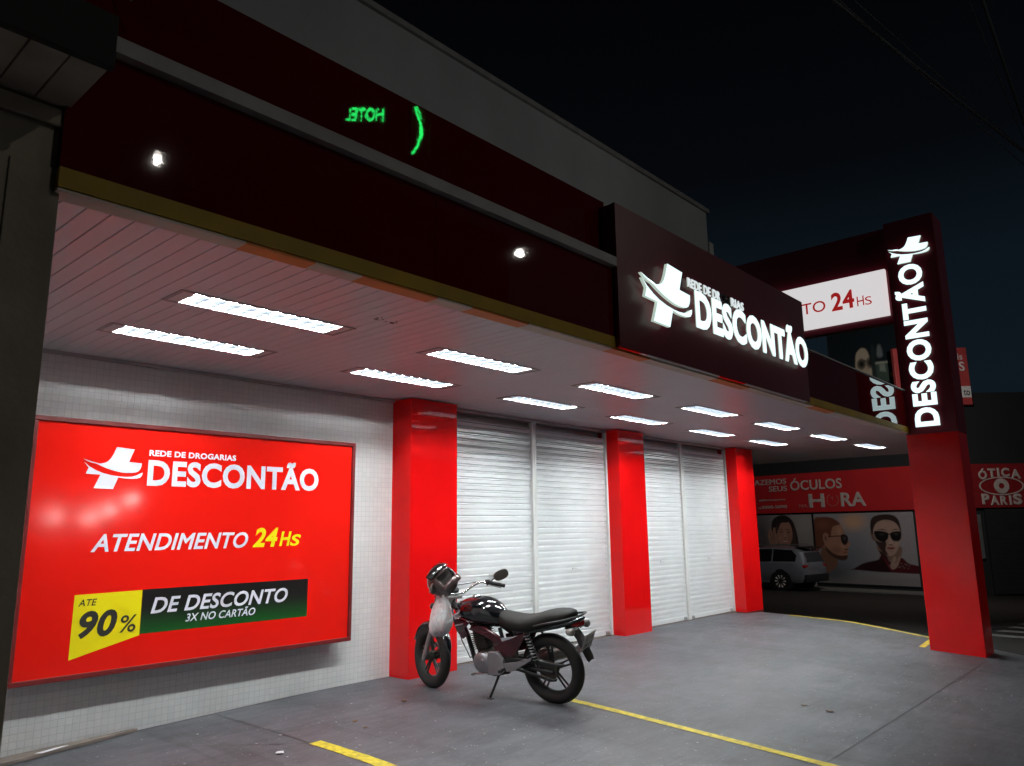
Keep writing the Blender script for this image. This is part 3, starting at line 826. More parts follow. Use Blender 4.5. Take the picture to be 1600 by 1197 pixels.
# fork
fd = (Vector((.43, 0, .84)) - Vector(FA)).normalized()
for s_ in (1, -1):
    b0 = Vector(FA) + Vector((-.01, s_ * .088, 0)); 
    q = MB().tube([b0 - fd * .03, b0 + fd * .02, b0 + fd * .27], [.022, .026, .024], 14)
    fk = mpart('fork_leg', q, M['fork'], True, smooth=40)
    q = MB().tube([b0 + fd * .271, b0 + fd * .62], .016, 12); mpart('stanchion', q, M['chrome'], True, fk, smooth=40)
q = MB(); q.box(.36, .48, -.115, .115, .765, .795, bev=.01); q.box(.33, .44, -.11, .11, .835, .86, bev=.01); q.tube([SP - SA * .02, SP + SA * .06], .026, 12)
mpart('triple_clamp', q, M['steel'], True, smooth=40)
q = MB()
for i in range(13):
    pass
pts = []
for i in range(15):
    a = radians(20 + 150 * i / 14)
    pts.append((FA[0] + .315 * cos(a), FA[2] + .315 * sin(a)))
rings = []
for i, (px, pz) in enumerate(pts):
    t = i / 14; w = .052 * (sin(pi * min(1, max(0.12, t * .95 + .05))) ** .4)
    a = radians(20 + 150 * t); dx, dz = cos(a), sin(a)
    ring = []
    for k in range(9):
        b_ = pi * k / 8 - pi / 2
        ring.append(Vector((px + dx * (.026 * cos(b_) - .02), w * 1.15 * sin(b_), pz + dz * (.026 * cos(b_) - .02))))
    for k in range(8, -1, -1):
        b_ = pi * k / 8 - pi / 2
        ring.append(Vector((px + dx * (.026 * cos(b_) - .024), w * 1.08 * sin(b_), pz + dz * (.026 * cos(b_) - .024))))
    rings.append(ring)
q._grid(rings, True, True)
mpart('front_fender', q, M['black_gloss'], True, smooth=50)
# headlight, meters, indicators
q = MB().lathe((.43, 0, .79), (1, 0, -.08), [(.02, -.04), (.06, -.035), (.085, .0), (.092, .05), (.092, .075)], 28)
hl = mpart('headlight', q, M['black_gloss'], True, smooth=40)
q = MB().lathe((.43, 0, .79), (1, 0, -.08), [(.086, .0755), (.07, .088), (.03, .096), (.004, .098)], 28); mpart('lens', q, M['lens_clear'], True, hl, smooth=60)
q = MB().lathe((.40, .055, .90), (-.35, 0, 1), [(.02, -.05), (.045, -.03), (.048, .02), (.044, .026)], 24); q.lathe((.40, -.055, .90), (-.35, 0, 1), [(.02, -.05), (.045, -.03), (.048, .02), (.044, .026)], 24)
mpart('instrument', q, M['black_plastic'], True, smooth=40)
for s_ in (1, -1):
    q = MB().tube([(.40, s_ * .10, .77), (.40, s_ * .14, .775)], .009, 8); q.lathe((.40, s_ * .16, .775), (1, 0, 0), [(.006, -.05), (.022, -.035), (.030, 0), (.030, .02), (.02, .035)], 18)
    mpart('indicator', q, M['black_plastic'], True, smooth=50)
# handlebar, grips, levers
hb = lambda s_: [(.36, 0, .875), (.355, s_ * .06, .875), (.335, s_ * .12, .885), (.27, s_ * .19, .955), (.235, s_ * .235, .982), (.175, s_ * .28, .985), (.055, s_ * .39, .955)]
q = MB().tube(list(reversed(hb(-1)))[:-1] + hb(1), .0115, 12)
bar = mpart('handlebar', q, M['chrome'], True, smooth=180)
for s_ in (1, -1):
    A, B_ = Vector(hb(s_)[5]), Vector(hb(s_)[6])
    q = MB().tube([A.lerp(B_, .02), A.lerp(B_, .1), A.lerp(B_, .99), A.lerp(B_, 1.03)], [.015, .0175, .0175, .014], 14); mpart('grip', q, M['black_plastic'], True, bar, smooth=40)
    q = MB().tube([A + Vector((.02, 0, -.005)), A.lerp(B_, .4) + Vector((.055, .01 * s_, -.02)), B_ + Vector((.05, 0, -.02))], [.008, .006, .007], 8); mpart('lever', q, M['steel'], True, bar, smooth=60)
    q = MB(); q.loft([(A.x + .035, A.z, .02, .018, 3, A.y), (A.x - .012, A.z, .022, .024, 3, A.y - s_ * -.005), (A.x - .03, A.z - .002, .016, .02, 3, A.y + s_ * .01)], 14); mpart('switch_box', q, M['black_plastic'], True, bar, smooth=50)
# mirrors
def mirror(c, stem, tilt, name='mirror'):
    q = MB().tube([stem, Vector(stem).lerp(Vector(c), .5) + Vector((0, 0, .012)), c], .0055, 8)
    s0 = mpart(name, q, M['black_plastic'], False, smooth=180)
    q = MB(); rings = []
    for o_, sc_ in ((.016, .35), (.012, .8), (.0, 1.0), (-.009, .97)):
        ring = []
        for k in range(22):
            a = 2 * pi * k / 22; ex = 2.6
            ring.append(Vector((o_, .074 * sc_ * math.copysign(abs(cos(a)) ** (2 / ex), cos(a)), .047 * sc_ * math.copysign(abs(sin(a)) ** (2 / ex), sin(a)))))
        rings.append(ring)
    q._grid(rings, True, True)
    q.xf(Matrix.Translation(Vector(c)) @ Matrix.Rotation(tilt, 4, 'Z') @ Matrix.Rotation(radians(-14), 4, 'X'))
    mpart('housing', q, M['mirror'], False, s0, smooth=60)
    q = MB(); q.poly([Vector((-.0092, .068 * math.copysign(abs(cos(2 * pi * k / 22)) ** .77, cos(2 * pi * k / 22)), .042 * math.copysign(abs(sin(2 * pi * k / 22)) ** .77, sin(2 * pi * k / 22)))) for k in range(22)], (-.0012, 0, 0))
    q.xf(Matrix.Translation(Vector(c)) @ Matrix.Rotation(tilt, 4, 'Z') @ Matrix.Rotation(radians(-14), 4, 'X'))
    mpart('glass', q, mat('mirror_glass', (.20, .17, .155), .2, metal=.6), False, s0)
mirror((-.035, -.275, 1.005), (.10, -.22, .915), radians(-38))
mirror((.16, .46, 1.05), (.24, .33, .96), radians(10))
# cables
q = MB(); q.tube([(.30, .30, .93), (.42, .16, .90), (.40, .04, .74), (.25, .04, .62)], .005, 6); q.tube([(.26, -.28, .93), (.42, -.16, .92), (.42, -.02, .72), (.22, -.03, .62)], .005, 6); q.tube([(.38, .02, .86), (.50, .06, .72), (.58, .07, .48), (.62, -.06, .36)], .005, 6)
q.tube([(.03, .02, .62), (-.02, .09, .60), (.06, .10, .56), (.055, .04, .60)], .006, 6); q.tube([(.30, .06, .74), (.20, .10, .50), (.10, .13, .36), (-.10, .14, .44)], .005, 6); q.tube([(-.27, .11, .35), (-.40, .12, .46), (-.42, .12, .58)], .004, 6)
mpart('cable', q, M['black_plastic'], False, smooth=180)
q = MB(); q.box(.58, .655, -.085, -.045, .33, .41, None, .008); mpart('brake_caliper', q, M['steel'], True, fw)
for s_ in (1, -1):
    q = MB(); q.lathe((.335, s_ * .125, .60), (0, s_, 0), [(.002, 0), (.022, 0), (.022, .006), (.018, .009)], 16); mpart('reflector', q, M['lens_clear'])
# frame
q = MB(); q.tube([(.33, 0, .80), (.27, 0, .68), (.20, 0, .50), (.14, 0, .27), (.06, 0, .215)], .022, 12); q.tube([(.34, 0, .77), (.10, 0, .70), (-.20, 0, .64)], .024, 12)
for s_ in (1, -1):
    q.tube([(-.15, s_ * .05, .66), (-.40, s_ * .10, .615), (-.70, s_ * .10, .66), (-.88, s_ * .07, .70)], .013, 10); q.tube([(-.20, s_ * .06, .62), (-.26, s_ * .085, .45), (-.25, s_ * .07, .24)], .018, 10); q.tube([(-.26, s_ * .08, .40), (-.45, s_ * .1, .60)], .011, 8)
    q.tube([(.08, s_ * .04, .215), (-.10, s_ * .05, .20), (-.26, s_ * .06, .24)], .012, 8)
mpart('frame', q, M['black_plastic'], smooth=60)
# engine
q = MB(); q.loft([(.075, .33, .06, .07, 3), (.04, .33, .11, .10, 3), (-.05, .325, .125, .105, 3.2), (-.17, .33, .12, .105, 3.2), (-.25, .34, .09, .085, 3), (-.28, .345, .06, .06, 3)], 20)
eng = mpart('engine', q, M['engine_dark'], smooth=50)
q = MB().lathe((-.032, .105, .33), (0, 1, 0), [(.088, 0), (.090, .03), (.084, .048), (.066, .060), (.03, .064), (.002, .065)], 32); q.lathe((-.055, .168, .345), (0, 1, 0), [(.022, 0), (.020, .006), (.002, .007)], 18)
for k in range(9):
    a = 2 * pi * k / 9
    q.lathe((-.032 + .078 * cos(a), .150, .33 + .078 * sin(a)), (0, 1, 0), [(.006, 0), (.006, .007), (.001, .008)], 8)
mpart('crankcase_cover', q, M['engine'], False, eng, smooth=45)
q = MB(); q.poly([(-.115, .11, .43), (-.21, .11, .435), (-.265, .11, .37), (-.27, .11, .29), (-.22, .11, .24), (-.12, .11, .235), (-.08, .11, .265)], (0, .045, 0))
for bx_, bz_ in ((-.12, .415), (-.205, .42), (-.25, .365), (-.255, .30), (-.215, .255), (-.13, .25)): q.lathe((bx_, .154, bz_), (0, 1, 0), [(.006, 0), (.006, .007), (.001, .008)], 8)
mpart('gearbox_cover', q, M['engine'], False, eng, bev=.012, smooth=50)
ca = Matrix.Translation((.0, 0, .40)) @ Matrix.Rotation(radians(13), 4, 'Y')
q = MB(); q.box(-.06, .065, -.065, .065, 0, .20, ca, bev=.015)
for k in range(9): q.box(-.078, .082, -.088, .088, .035 + k * .017, .040 + k * .017, ca)
q.box(-.06, .07, -.075, .075, .19, .245, ca, bev=.02)
mpart('cylinder', q, M['engine_dark'], False, eng, smooth=40)
q = MB(); q.tube([(.0, .085, .235), (.03, .15, .232), (.055, .16, .232)], .006, 8); q.tube([(.05, .14, .232), (.06, .185, .232)], .010, 10); q.tube([(-.22, .14, .27), (-.05, .155, .238), (.05, .16, .232)], .006, 8)
mpart('gear_lever', q, M['steel'], smooth=60)
q = MB().tube([(.09, -.02, .50), (.16, -.06, .46), (.17, -.10, .36), (.10, -.12, .24), (-.05, -.13, .21), (-.25, -.14, .24), (-.42, -.155, .29)], [.017] * 7, 12)
ex = mpart('exhaust', q, M['steel'], smooth=180)
q = MB().tube([(-.40, -.155, .285), (-.45, -.16, .30), (-.80, -.165, .405), (-.85, -.166, .42)], [.03, .046, .05, .036], 18)
mpart('muffler', q, M['steel'], False, ex, smooth=40)
q = MB(); q.box(-.78, -.45, -.225, -.212, -.03, .05, Matrix.Translation((0, 0, .52)) @ Matrix.Rotation(radians(17), 4, 'Y') @ Matrix.Translation((0, 0, 0)) if False else None or Matrix.Translation((0.0, 0, .36)) @ Matrix.Translation((-.6, 0, 0)) @ Matrix.Rotation(radians(17), 4, 'Y') @ Matrix.Translation((.6, 0, 0)), bev=.004)
mpart('heat_shield', q, M['chrome'], False, ex)
# tank and bodywork
q = MB().loft([(.285, .735, .045, .045, 2.4), (.25, .745, .085, .072, 2.4), (.17, .755, .128, .100, 2.5), (.06, .755, .150, .118, 2.5), (-.05, .748, .150, .120, 2.5), (-.14, .725, .128, .108, 2.4), (-.21, .695, .095, .08, 2.3), (-.25, .68, .06, .05, 2.2)], 26)
tank = mpart('tank', q, M['black_gloss'], sub=1)
q = MB().lathe((.06, 0, .868), (0, 0, 1), [(.036, 0), (.036, .01), (.03, .016), (.004, .017)], 24); mpart('filler_cap', q, M['chrome'], False, tank, smooth=40)
for s_ in (1, -1):
    q = MB(); q.poly([(.27, s_ * .112, .715), (.15, s_ * .146, .775), (.185, s_ * .145, .735), (.14, s_ * .155, .725), (.22, s_ * .135, .69)], (0, s_ * .004, 0))
    mpart('decal', q, M['decal'], False, tank)
    q = MB(); q.poly([(.295, s_ * .10, .70), (.20, s_ * .132, .685), (.07, s_ * .150, .665), (.115, s_ * .15, .62), (.10, s_ * .14, .555), (.17, s_ * .125, .515), (.245, s_ * .11, .58)], (0, -s_ * .018, 0))
    sh_ = mpart('shroud', q, M['moto_red'], bev=.006, smooth=40)
    q = MB(); q.poly([(.235, s_ * .1335, .640), (.12, s_ * .1535, .668), (.13, s_ * .1535, .655), (.235, s_ * .1335, .628)], (0, s_ * .002, 0)); mpart('trim_strip', q, M['decal'], False, sh_)
    q = MB(); q.poly([(.09, s_ * .142, .610), (.03, s_ * .152, .640), (-.09, s_ * .152, .645), (-.165, s_ * .146, .605), (-.27, s_ * .138, .548), (-.265, s_ * .138, .515), (-.17, s_ * .142, .518), (-.08, s_ * .148, .565), (.0, s_ * .15, .59)], (0, -s_ * .025, 0))
    mpart('side_wing', q, M['moto_red'], bev=.006, smooth=40)
    q = MB(); q.poly([(-.255, s_ * .1405, .555), (-.36, s_ * .138, .572), (-.43, s_ * .134, .586), (-.36, s_ * .138, .556), (-.27, s_ * .1405, .528)], (0, s_ * .003, 0)); mpart('decal', q, M['decal'])
    q = MB(); q.poly([(-.14, s_ * .125, .52), (-.27, s_ * .135, .525), (-.43, s_ * .132, .592), (-.50, s_ * .128, .60), (-.44, s_ * .125, .50), (-.36, s_ * .12, .40), (-.26, s_ * .115, .375), (-.17, s_ * .115, .40)], (0, -s_ * .03, 0))
    mpart('side_cover', q, M['moto_red'], bev=.008, smooth=40)
q = MB().loft([(-.175, .695, .05, .05, 2.6), (-.21, .69, .09, .075, 2.6), (-.30, .668, .125, .068, 2.8), (-.44, .655, .140, .062, 3), (-.56, .670, .142, .068, 3), (-.66, .705, .135, .072, 3), (-.80, .735, .120, .062, 3), (-.90, .748, .095, .048, 2.8), (-.945, .752, .06, .03, 2.4)], 24)
mpart('seat', q, M['seat'], sub=1)
q = MB().loft([(-.40, .60, .115, .03, 3), (-.60, .635, .115, .032, 3), (-.80, .675, .10, .032, 3), (-.92, .70, .078, .028, 2.6), (-1.0, .722, .045, .018, 2.4), (-1.02, .730, .02, .008, 2.2)], 18)
mpart('tail_cowl', q, M['black_gloss'], smooth=50)
q = MB()
for s_ in (1, -1): q.tube([(-.60, s_ * .135, .675), (-.75, s_ * .150, .71), (-.90, s_ * .125, .735), (-1.0, s_ * .075, .757)], [.007, .009, .010, .009], 10)
q.tube([(-1.0, .075, .757), (-1.012, 0, .759), (-1.0, -.075, .757)], .009, 10)
mpart('grab_rail', q, M['dark_metal'], smooth=180)
q = MB().loft([(-.925, .69, .06, .03, 3), (-.975, .685, .055, .028, 3), (-1.0, .685, .035, .018, 2.5)], 16)
mpart('tail_lamp', q, M['lens_red'], smooth=50)
for s_ in (1, -1):
    q = MB().tube([(-.95, s_ * .04, .64), (-.955, s_ * .11, .645)], .008, 8); q.lathe((-.955, s_ * .135, .647), (-1, 0, 0), [(.008, -.045), (.024, -.03), (.031, 0), (.031, .02), (.02, .032)], 16)
    mpart('indicator', q, M['lens_clear'], smooth=50)
# rear fender with plate
q = MB(); rings = []
for (x_, z_, w_) in ((-.86, .66, .06), (-.92, .64, .065), (-.965, .58, .068), (-1.0, .50, .068), (-1.035, .42, .062), (-1.045, .395, .045)):
    rings.append([Vector((x_ + .0, -w_, z_ - .012)), Vector((x_ - .006, -w_ * .7, z_)), Vector((x_ - .006, w_ * .7, z_)), Vector((x_, w_, z_ - .012)), Vector((x_ + .012, w_ * .7, z_ - .008)), Vector((x_ + .012, -w_ * .7, z_ - .008))])
q._grid(rings, True, True)
mpart('rear_fender', q, M['black_plastic'], smooth=50)
pm = Matrix.Translation((-1.035, 0, .545)) @ Matrix.Rotation(radians(-24), 4, 'Y')
q = MB(); q.box(-.004, 0, -.092, .092, -.078, .078, pm, bev=.002)
pl_ = mpart('licence_plate', q, M['plate'])
q = MB()
random.seed(3)
for r_, zc in ((0, .026), (1, -.03)):
    for k in range(3 if r_ == 0 else 4):
        yy = .052 - k * (.052 if r_ == 0 else .035)
        for (dy, dz, w_, h_) in random.sample([(.012, 0, .004, .04), (-.012, 0, .004, .04), (0, .018, .024, .004), (0, -.018, .024, .004), (0, 0, .024, .004)], 3):
            q.box(-.0058, -.0045, yy + dy - w_ / 2, yy + dy + w_ / 2, zc + dz - h_ / 2, zc + dz + h_ / 2, pm)
mpart('plate_marks', q, M['ink'], False, pl_)
# swingarm, chain case, shocks
for s_ in (1, -1):
    q = MB(); q.tube([(-.26, s_ * .07, .325), (-.45, s_ * .085, .31), (-.69, s_ * .09, .292), (-.73, s_ * .09, .29)], [.02, .018, .02, .014], 10); mpart('swingarm', q, M['black_plastic'], smooth=60)
    A, B_ = Vector((-.60, s_ * .115, .335)), Vector((-.50, s_ * .115, .62))
    q = MB().tube([A, A.lerp(B_, .45)], .017, 12); q.tube([A.lerp(B_, .45), B_], .010, 10)
    n_ = 9; pts = []
    for i in range(n_ * 10):
        t = i / (n_ * 10 - 1); c = A.lerp(B_, .18 + .76 * t); a = 2 * pi * n_ * t
        pts.append(c + Vector((.026 * cos(a), .026 * sin(a), 0)))
    sk = mpart('shock_absorber', q, M['black_plastic'], smooth=60)
    q = MB().tube(pts, .0042, 6); mpart('spring', q, M['steel'], False, sk, smooth=180)
q = MB(); q.poly([(-.22, .10, .395), (-.42, .10, .385), (-.60, .10, .385), (-.80, .10, .368), (-.855, .10, .372), (-.82, .10, .345), (-.70, .10, .345), (-.50, .10, .352), (-.24, .10, .352)], (0, .022, 0))
q.poly([(-.24, .10, .305), (-.62, .10, .235), (-.70, .10, .215), (-.76, .10, .225), (-.77, .10, .25), (-.72, .10, .236), (-.62, .10, .262), (-.25, .10, .33)], (0, .018, 0))
mpart('chain_case', q, M['black_plastic'], bev=.004, smooth=40)
# foot rests and stand
for s_ in (1, -1):
    q = MB(); q.poly([(-.225, s_ * .135, .335), (-.29, s_ * .135, .275), (-.36, s_ * .135, .285), (-.545, s_ * .135, .385), (-.575, s_ * .135, .45), (-.555, s_ * .135, .455), (-.53, s_ * .135, .41), (-.40, s_ * .135, .365)], (0, s_ * .014, 0))
    br_ = mpart('footrest_bracket', q, M['engine'], bev=.004, smooth=40)
    q = MB().tube([(-.27, s_ * .15, .295), (-.275, s_ * .235, .30)], .013, 10); q.tube([(-.555, s_ * .15, .43), (-.56, s_ * .22, .435)], .011, 10)
    mpart('foot_peg', q, M['black_plastic'], False, br_, smooth=50)
q = MB(); q.tube([(-.18, .10, .235), (-.15, .135, .15), (-.105, .168, .045)], [.013, .011, .010], 10); q.box(-.135, -.07, .15, .195, .022, .038, bev=.004)
mpart('side_stand', q, M['black_plastic'], smooth=50)

# ------------------------------------------------------------------ helmet on the left mirror
HC = MW @ Vector((.155, .36, 1.085))
hm = thing('helmet', 'dark motorcycle helmet hung on the left handlebar with its visor raised', 'helmet', HC)
HM = Matrix.Translation(HC) @ Matrix.Rotation(HEAD + radians(178), 4, 'Z') @ Matrix.Rotation(radians(30), 4, 'X') @ Matrix.Rotation(radians(-34), 4, 'Y')
mb = MB()     # shell: x forward; face opening cut out of the front
nu, nv = 40, 26
vs = {}
for j in range(nv + 1):
    ph = pi * j / nv * .86
    for i in range(nu):
        th = 2 * pi * i / nu
        x_ = sin(ph) * cos(th); y_ = sin(ph) * sin(th); z_ = cos(ph)
        rx = .150 + (.022 if z_ < -.2 else 0) * max(0, x_)
        vs[j, i] = mb.bm.verts.new(Vector((rx * x_, .122 * y_, .138 * z_ - .01)))
for j in range(nv):
    for i in range(nu):
        th = 2 * pi * (i + .5) / nu; ph = pi * (j + .5) / nv * .86
        x_ = sin(ph) * cos(th); z_ = cos(ph)
        if x_ > .55 and -.33 < z_ < .42: continue
        q4 = [vs[j, i], vs[j, (i + 1) % nu], vs[j + 1, (i + 1) % nu], vs[j + 1, i]]
        mb.bm.faces.new(q4)
bmesh.ops.remove_doubles(mb.bm, verts=mb.bm.verts[:], dist=.0005)
mb.xf(HM)
o = mb.build('shell', M['helmet'], hm, smooth=180)
md = o.modifiers.new('thick', 'SOLIDIFY'); md.thickness = .018; md.offset = -1
mb = MB().loft([(-.115, -.01, .05, .06, 2.2), (-.06, -.01, .10, .11, 2.2), (.02, -.01, .104, .115, 2.2), (.07, -.01, .085, .09, 2.2)], 20); mb.xf(HM)
mb.build('lining', M['padding'], hm, smooth=60)
mb = MB(); rings = []
for k in range(6):   # raised visor
    a = radians(28 + 38 * k / 5); rr = .158
    rings.append([Vector((rr * cos(a) * cos(t), .130 * sin(t), .150 * sin(a) * (.75 + .25 * cos(t)))) for t in [radians(-70 + 140 * i / 14) for i in range(15)]])
mb._grid(rings, False, False); mb.xf(HM)
o = mb.build('visor', M['visor'], hm, smooth=180); md = o.modifiers.new('thick', 'SOLIDIFY'); md.thickness = .003
mb = MB(); rings = []
for zz, xo in ((-.105, .0), (-.075, .006), (-.05, .004)):
    rings.append([Vector(((.158 + xo) * cos(t), .126 * sin(t), zz)) for t in [radians(-65 + 130 * i / 14) for i in range(15)]])
mb._grid(rings, False, False); mb.xf(HM)
o = mb.build('chin_bar', M['helmet'], hm, smooth=180); md = o.modifiers.new('thick', 'SOLIDIFY'); md.thickness = .012
for s_ in (1, -1):
    mb = MB().lathe((.01, s_ * .116, .02), (0, s_, 0), [(.026, 0), (.024, .012), (.004, .014)], 18); mb.xf(HM); mb.build('pivot', M['dark_metal'], hm, smooth=40)

# ------------------------------------------------------------------ plastic bag on the left grip
BT = MW @ Vector((.13, .385, 1.055))
bag = thing('plastic_bag', 'white plastic shopping bag hanging from the left handlebar grip', 'bag', BT)
random.seed(11)
mb = MB(); rings = []; nb_ = 44
bx = Vector((cos(HEAD), sin(HEAD), 0)); by = Vector((-bx.y, bx.x, 0))
for j, (dz, rx_, ry_, ox) in enumerate(((-.105, .030, .022, 0), (-.125, .045, .032, .002), (-.16, .060, .045, .005), (-.20, .070, .055, .008), (-.25, .078, .064, .012), (-.30, .084, .070, .018), (-.345, .084, .070, .026), (-.385, .074, .062, .036), (-.41, .056, .044, .045), (-.423, .030, .022, .052))):
    ring = []
    for k in range(nb_):
        a = 2 * pi * k / nb_
        fold = 1 + .16 * sin(5 * a + .6 + .1 * j) * (1 - j / 14) + .09 * abs(sin(4.5 * a + 1.9 + j * .3)) + .05 * sin(17 * a + j * .9)
        ring.append(BT + bx * (ox + 1.12 * rx_ * fold * cos(a)) + by * (1.1 * ry_ * fold * sin(a)) + Z * (dz + .012 * sin(3 * a + 1) * (1 if j > 6 else 0)))
    rings.append(ring)
mb._grid(rings, True, True)
mb.build('sack', M['bag'], bag, smooth=180)
for dx in (-.026, .026):
    mb = MB(); rings = []
    pth = [Vector((dx * 1.3, .022, -.125)), Vector((dx * .9, .026, -.07)), Vector((dx * .5, .026, -.01)), Vector((dx * .45, .0, .022)), Vector((dx * .5, -.024, -.01)), Vector((dx * .9, -.024, -.07)), Vector((dx * 1.3, -.02, -.125))]
    for i, p_ in enumerate(pth):
        w_ = (.020, .013, .009, .008, .009, .013, .020)[i]
        c = BT + bx * p_.x + by * p_.y + Z * p_.z
        rings.append([c + bx * w_, c + bx * w_ * .3 + by * .003 + Z * .003, c - bx * w_, c - bx * w_ * .3 - by * .003 - Z * .003])
    mb._grid(rings, True, True); mb.build('handle', M['bag'], bag, smooth=60)

# ================================================================== LITTER
f = MB(); f.poly([(-0.5, 6.30, -.11), (-0.5, 6.05, -.115), (1.9, 6.19, zg(1.9, 6.2) + .004), (2.70, 6.315, zg(2.7, 6.3) + .004), (2.68, 6.345, zg(2.7, 6.3) + .004), (1.9, 6.345, zg(1.9, 6.3) + .004)], (0, 0, .022))
tag(f.build('wooden_board', M['wood'], None, bev=.003), 'weathered flat board lying along the foot of the tiled wall', 'board')
f = MB(); f.poly([(1.98, 6.235, zg(2, 6.2) + .0275), (2.02, 6.205, zg(2, 6.2) + .0275), (2.20, 6.262, zg(2.2, 6.2) + .0275), (2.15, 6.285, zg(2, 6.2) + .0275)], (0, 0, .002))
tag(f.build('paper_scrap', M['paper'], None), 'white paper strip lying on the weathered board', 'paper')
def scrap(name, x_, y_, s_, mt, label, cat, n=7):
    f = MB(); f.poly([(x_ + s_ * random.uniform(.6, 1) * cos(2 * pi * k / n), y_ + s_ * random.uniform(.6, 1) * sin(2 * pi * k / n), zg(x_, y_) + .004 + random.uniform(0, s_ * .25)) for k in range(n)], (0, 0, .003))
    bmesh.ops.triangulate(f.bm, faces=[q for q in f.bm.faces if len(q.verts) > 4])
    tag(f.build(name, mt, None), label, cat)
scrap('paper_scrap', 3.06, 4.90, .035, M['paper'], 'small torn white paper on the floor before the short yellow line', 'paper')
scrap('dry_leaf', 4.54, 5.36, .035, M['leaf'], 'curled dry leaf on the floor between the wall and the front wheel', 'leaf')
scrap('dry_leaf', 3.87, 5.15, .028, M['leaf'], 'small brown leaf on the floor between the wall sign and the short yellow line', 'leaf')
scrap('dry_leaf', 3.80, 4.93, .025, M['leaf'], 'crumpled leaf bit right beside the tip of the short yellow line', 'leaf')
scrap('dry_leaf', 6.87, 2.82, .032, M['paper'] if False else M['wood'], 'flat pale leaf on the open floor right of the long yellow line', 'leaf')
scrap('dry_leaf', 6.86, 2.60, .04, M['wood'], 'largest pale leaf lying near the joint line, lower right', 'leaf')
f = MB(); random.seed(21)
for k in range(420):
    x_, y_ = random.uniform(2.2, 12.2), random.uniform(1.6, 6.0)
    if x_ > xe(y_) - .2: continue
    s_ = random.choice((.004, .005, .006, .009))
    f.poly([(x_ + s_ * cos(t + k) * random.uniform(.6, 1.2), y_ + s_ * sin(t + k) * random.uniform(.6, 1.2), zg(x_, y_) + .002) for t in (0, 1.4, 2.6, 4.0, 5.2)], (0, 0, .003))
g_ = f.build('floor_grit', mat('pale_grit', (.42, .41, .40), .8), None)
tag(g_, 'fine pale grit scattered over the forecourt floor', 'grit', None, 'stuff')

# ================================================================== OPTICIAN ACROSS THE SIDE STREET
D = Vector((.1356, .9908, 0)).normalized(); NN = Vector((D.y, -D.x, 0))
P0 = Vector((30.779, 7.996, 0)); GZ = -1.02
def fr(u, n, z): return P0 + D * u + NN * n + Z * z
FM = Matrix(((-D.x, NN.x, 0, P0.x), (-D.y, NN.y, 0, P0.y), (0, 0, 1, 0), (0, 0, 0, 1)))   # local x = -u (to the right), y = away, z up
C0 = P0 - D * .7
dv = Vector((.669, -.743, 0)).normalized(); nv_ = Vector((-dv.y, dv.x, 0))
CM = Matrix(((dv.x, nv_.x, 0, C0.x), (dv.y, nv_.y, 0, C0.y), (0, 0, 1, 0), (0, 0, 0, 1)))
ob_ = thing('optician_shop', 'dark optician building across the side street with red fascia and roller door', 'building', (P0.x, P0.y, GZ))
q = MB(); q.box(-14, .6, .14, 8, GZ - .5, 6.6, FM); q.box(.05, 9, .14, 8, GZ - .5, 6.2, CM); q.build('wall', M['dark_wall'], ob_)
q = MB(); q.box(-14, .70, 0, .138, 1.965, 3.55, FM); fb = q.build('fascia', M['optic_red'], ob_)
q = MB(); q.box(.02, 9, 0, .138, 1.985, 3.55, CM); q.build('fascia', mat('optician_red_shaded', (.26, .012, .016), .4), ob_)  # same red as the long front, darkened to stand in for weaker light
def ft(txt, u0, u1, z, cap, mt, bold=.02, **k):
    return text(txt, fr(u0 * 1.5, 0, 1.45 + (z - 1.45) * 1.5), -D, Z, (u0 - u1) * 1.5, cap * 1.5, .02, mt, ob_, 'lettering', bold, lift=.004)
ft('FAZEMOS', 4.385, 3.285, 2.593, .148, M['optic_text_dim'] if False else M['optic_text'], .015)
ft('SEUS', 3.835, 3.275, 2.394, .148, M['optic_text'], .015)
ft('ÓCULOS', 3.175, 1.705, 2.395, .262, M['optic_text'], .02)
ft('H', 2.665, 2.215, 1.918, .36, M['optic_text'], .03)
ft('RA', 1.77, 1.11, 1.918, .36, M['optic_text'], .03)
ft('NA', 2.955, 2.715, 1.924, .09, M['optic_text_dim'], .01)
ft('16', 4.21, 4.12, 1.928, .045, M['optic_text'], .0)
ft('3050-5090', 4.10, 3.318, 1.925, .085, M['optic_text'], .015)
ft('@oticaparis', 4.12, 3.355, 2.145, .045, M['optic_text'], .0)
q = MB(); rr_ = .245
for r0, r1, mm in ((.225, .245, None),):
    pts = [(cos(radians(t)), sin(radians(t))) for t in range(-250, 56, 9)]
    cx_, cz_ = -1.995 * 1.5, 1.45 + (2.095 - 1.45) * 1.5
    for (a, b_), (c, d_) in zip(pts[:-1], pts[1:]):
        q.poly([FM @ Vector((cx_ + a * r0, -.006, cz_ + b_ * r0)), FM @ Vector((cx_ + a * r1, -.006, cz_ + b_ * r1)), FM @ Vector((cx_ + c * r1, -.006, cz_ + d_ * r1)), FM @ Vector((cx_ + c * r0, -.006, cz_ + d_ * r0))], NN * -.012)
    q.box(cx_ - .008, cx_ + .008, -.016, -.006, cz_, cz_ + .15, FM); q.box(cx_ - .10, cx_ - .009, -.016, -.006, cz_ + .09, cz_ + .105, FM)
q.build('clock_mark', M['optic_text_dim'], ob_)
q = MB(); q.box(-4.12 * 1.5 - .07, -4.12 * 1.5 - .01, -.016, -.006, 2.485, 2.545, FM); q.build('icon', M['optic_text'], ob_)
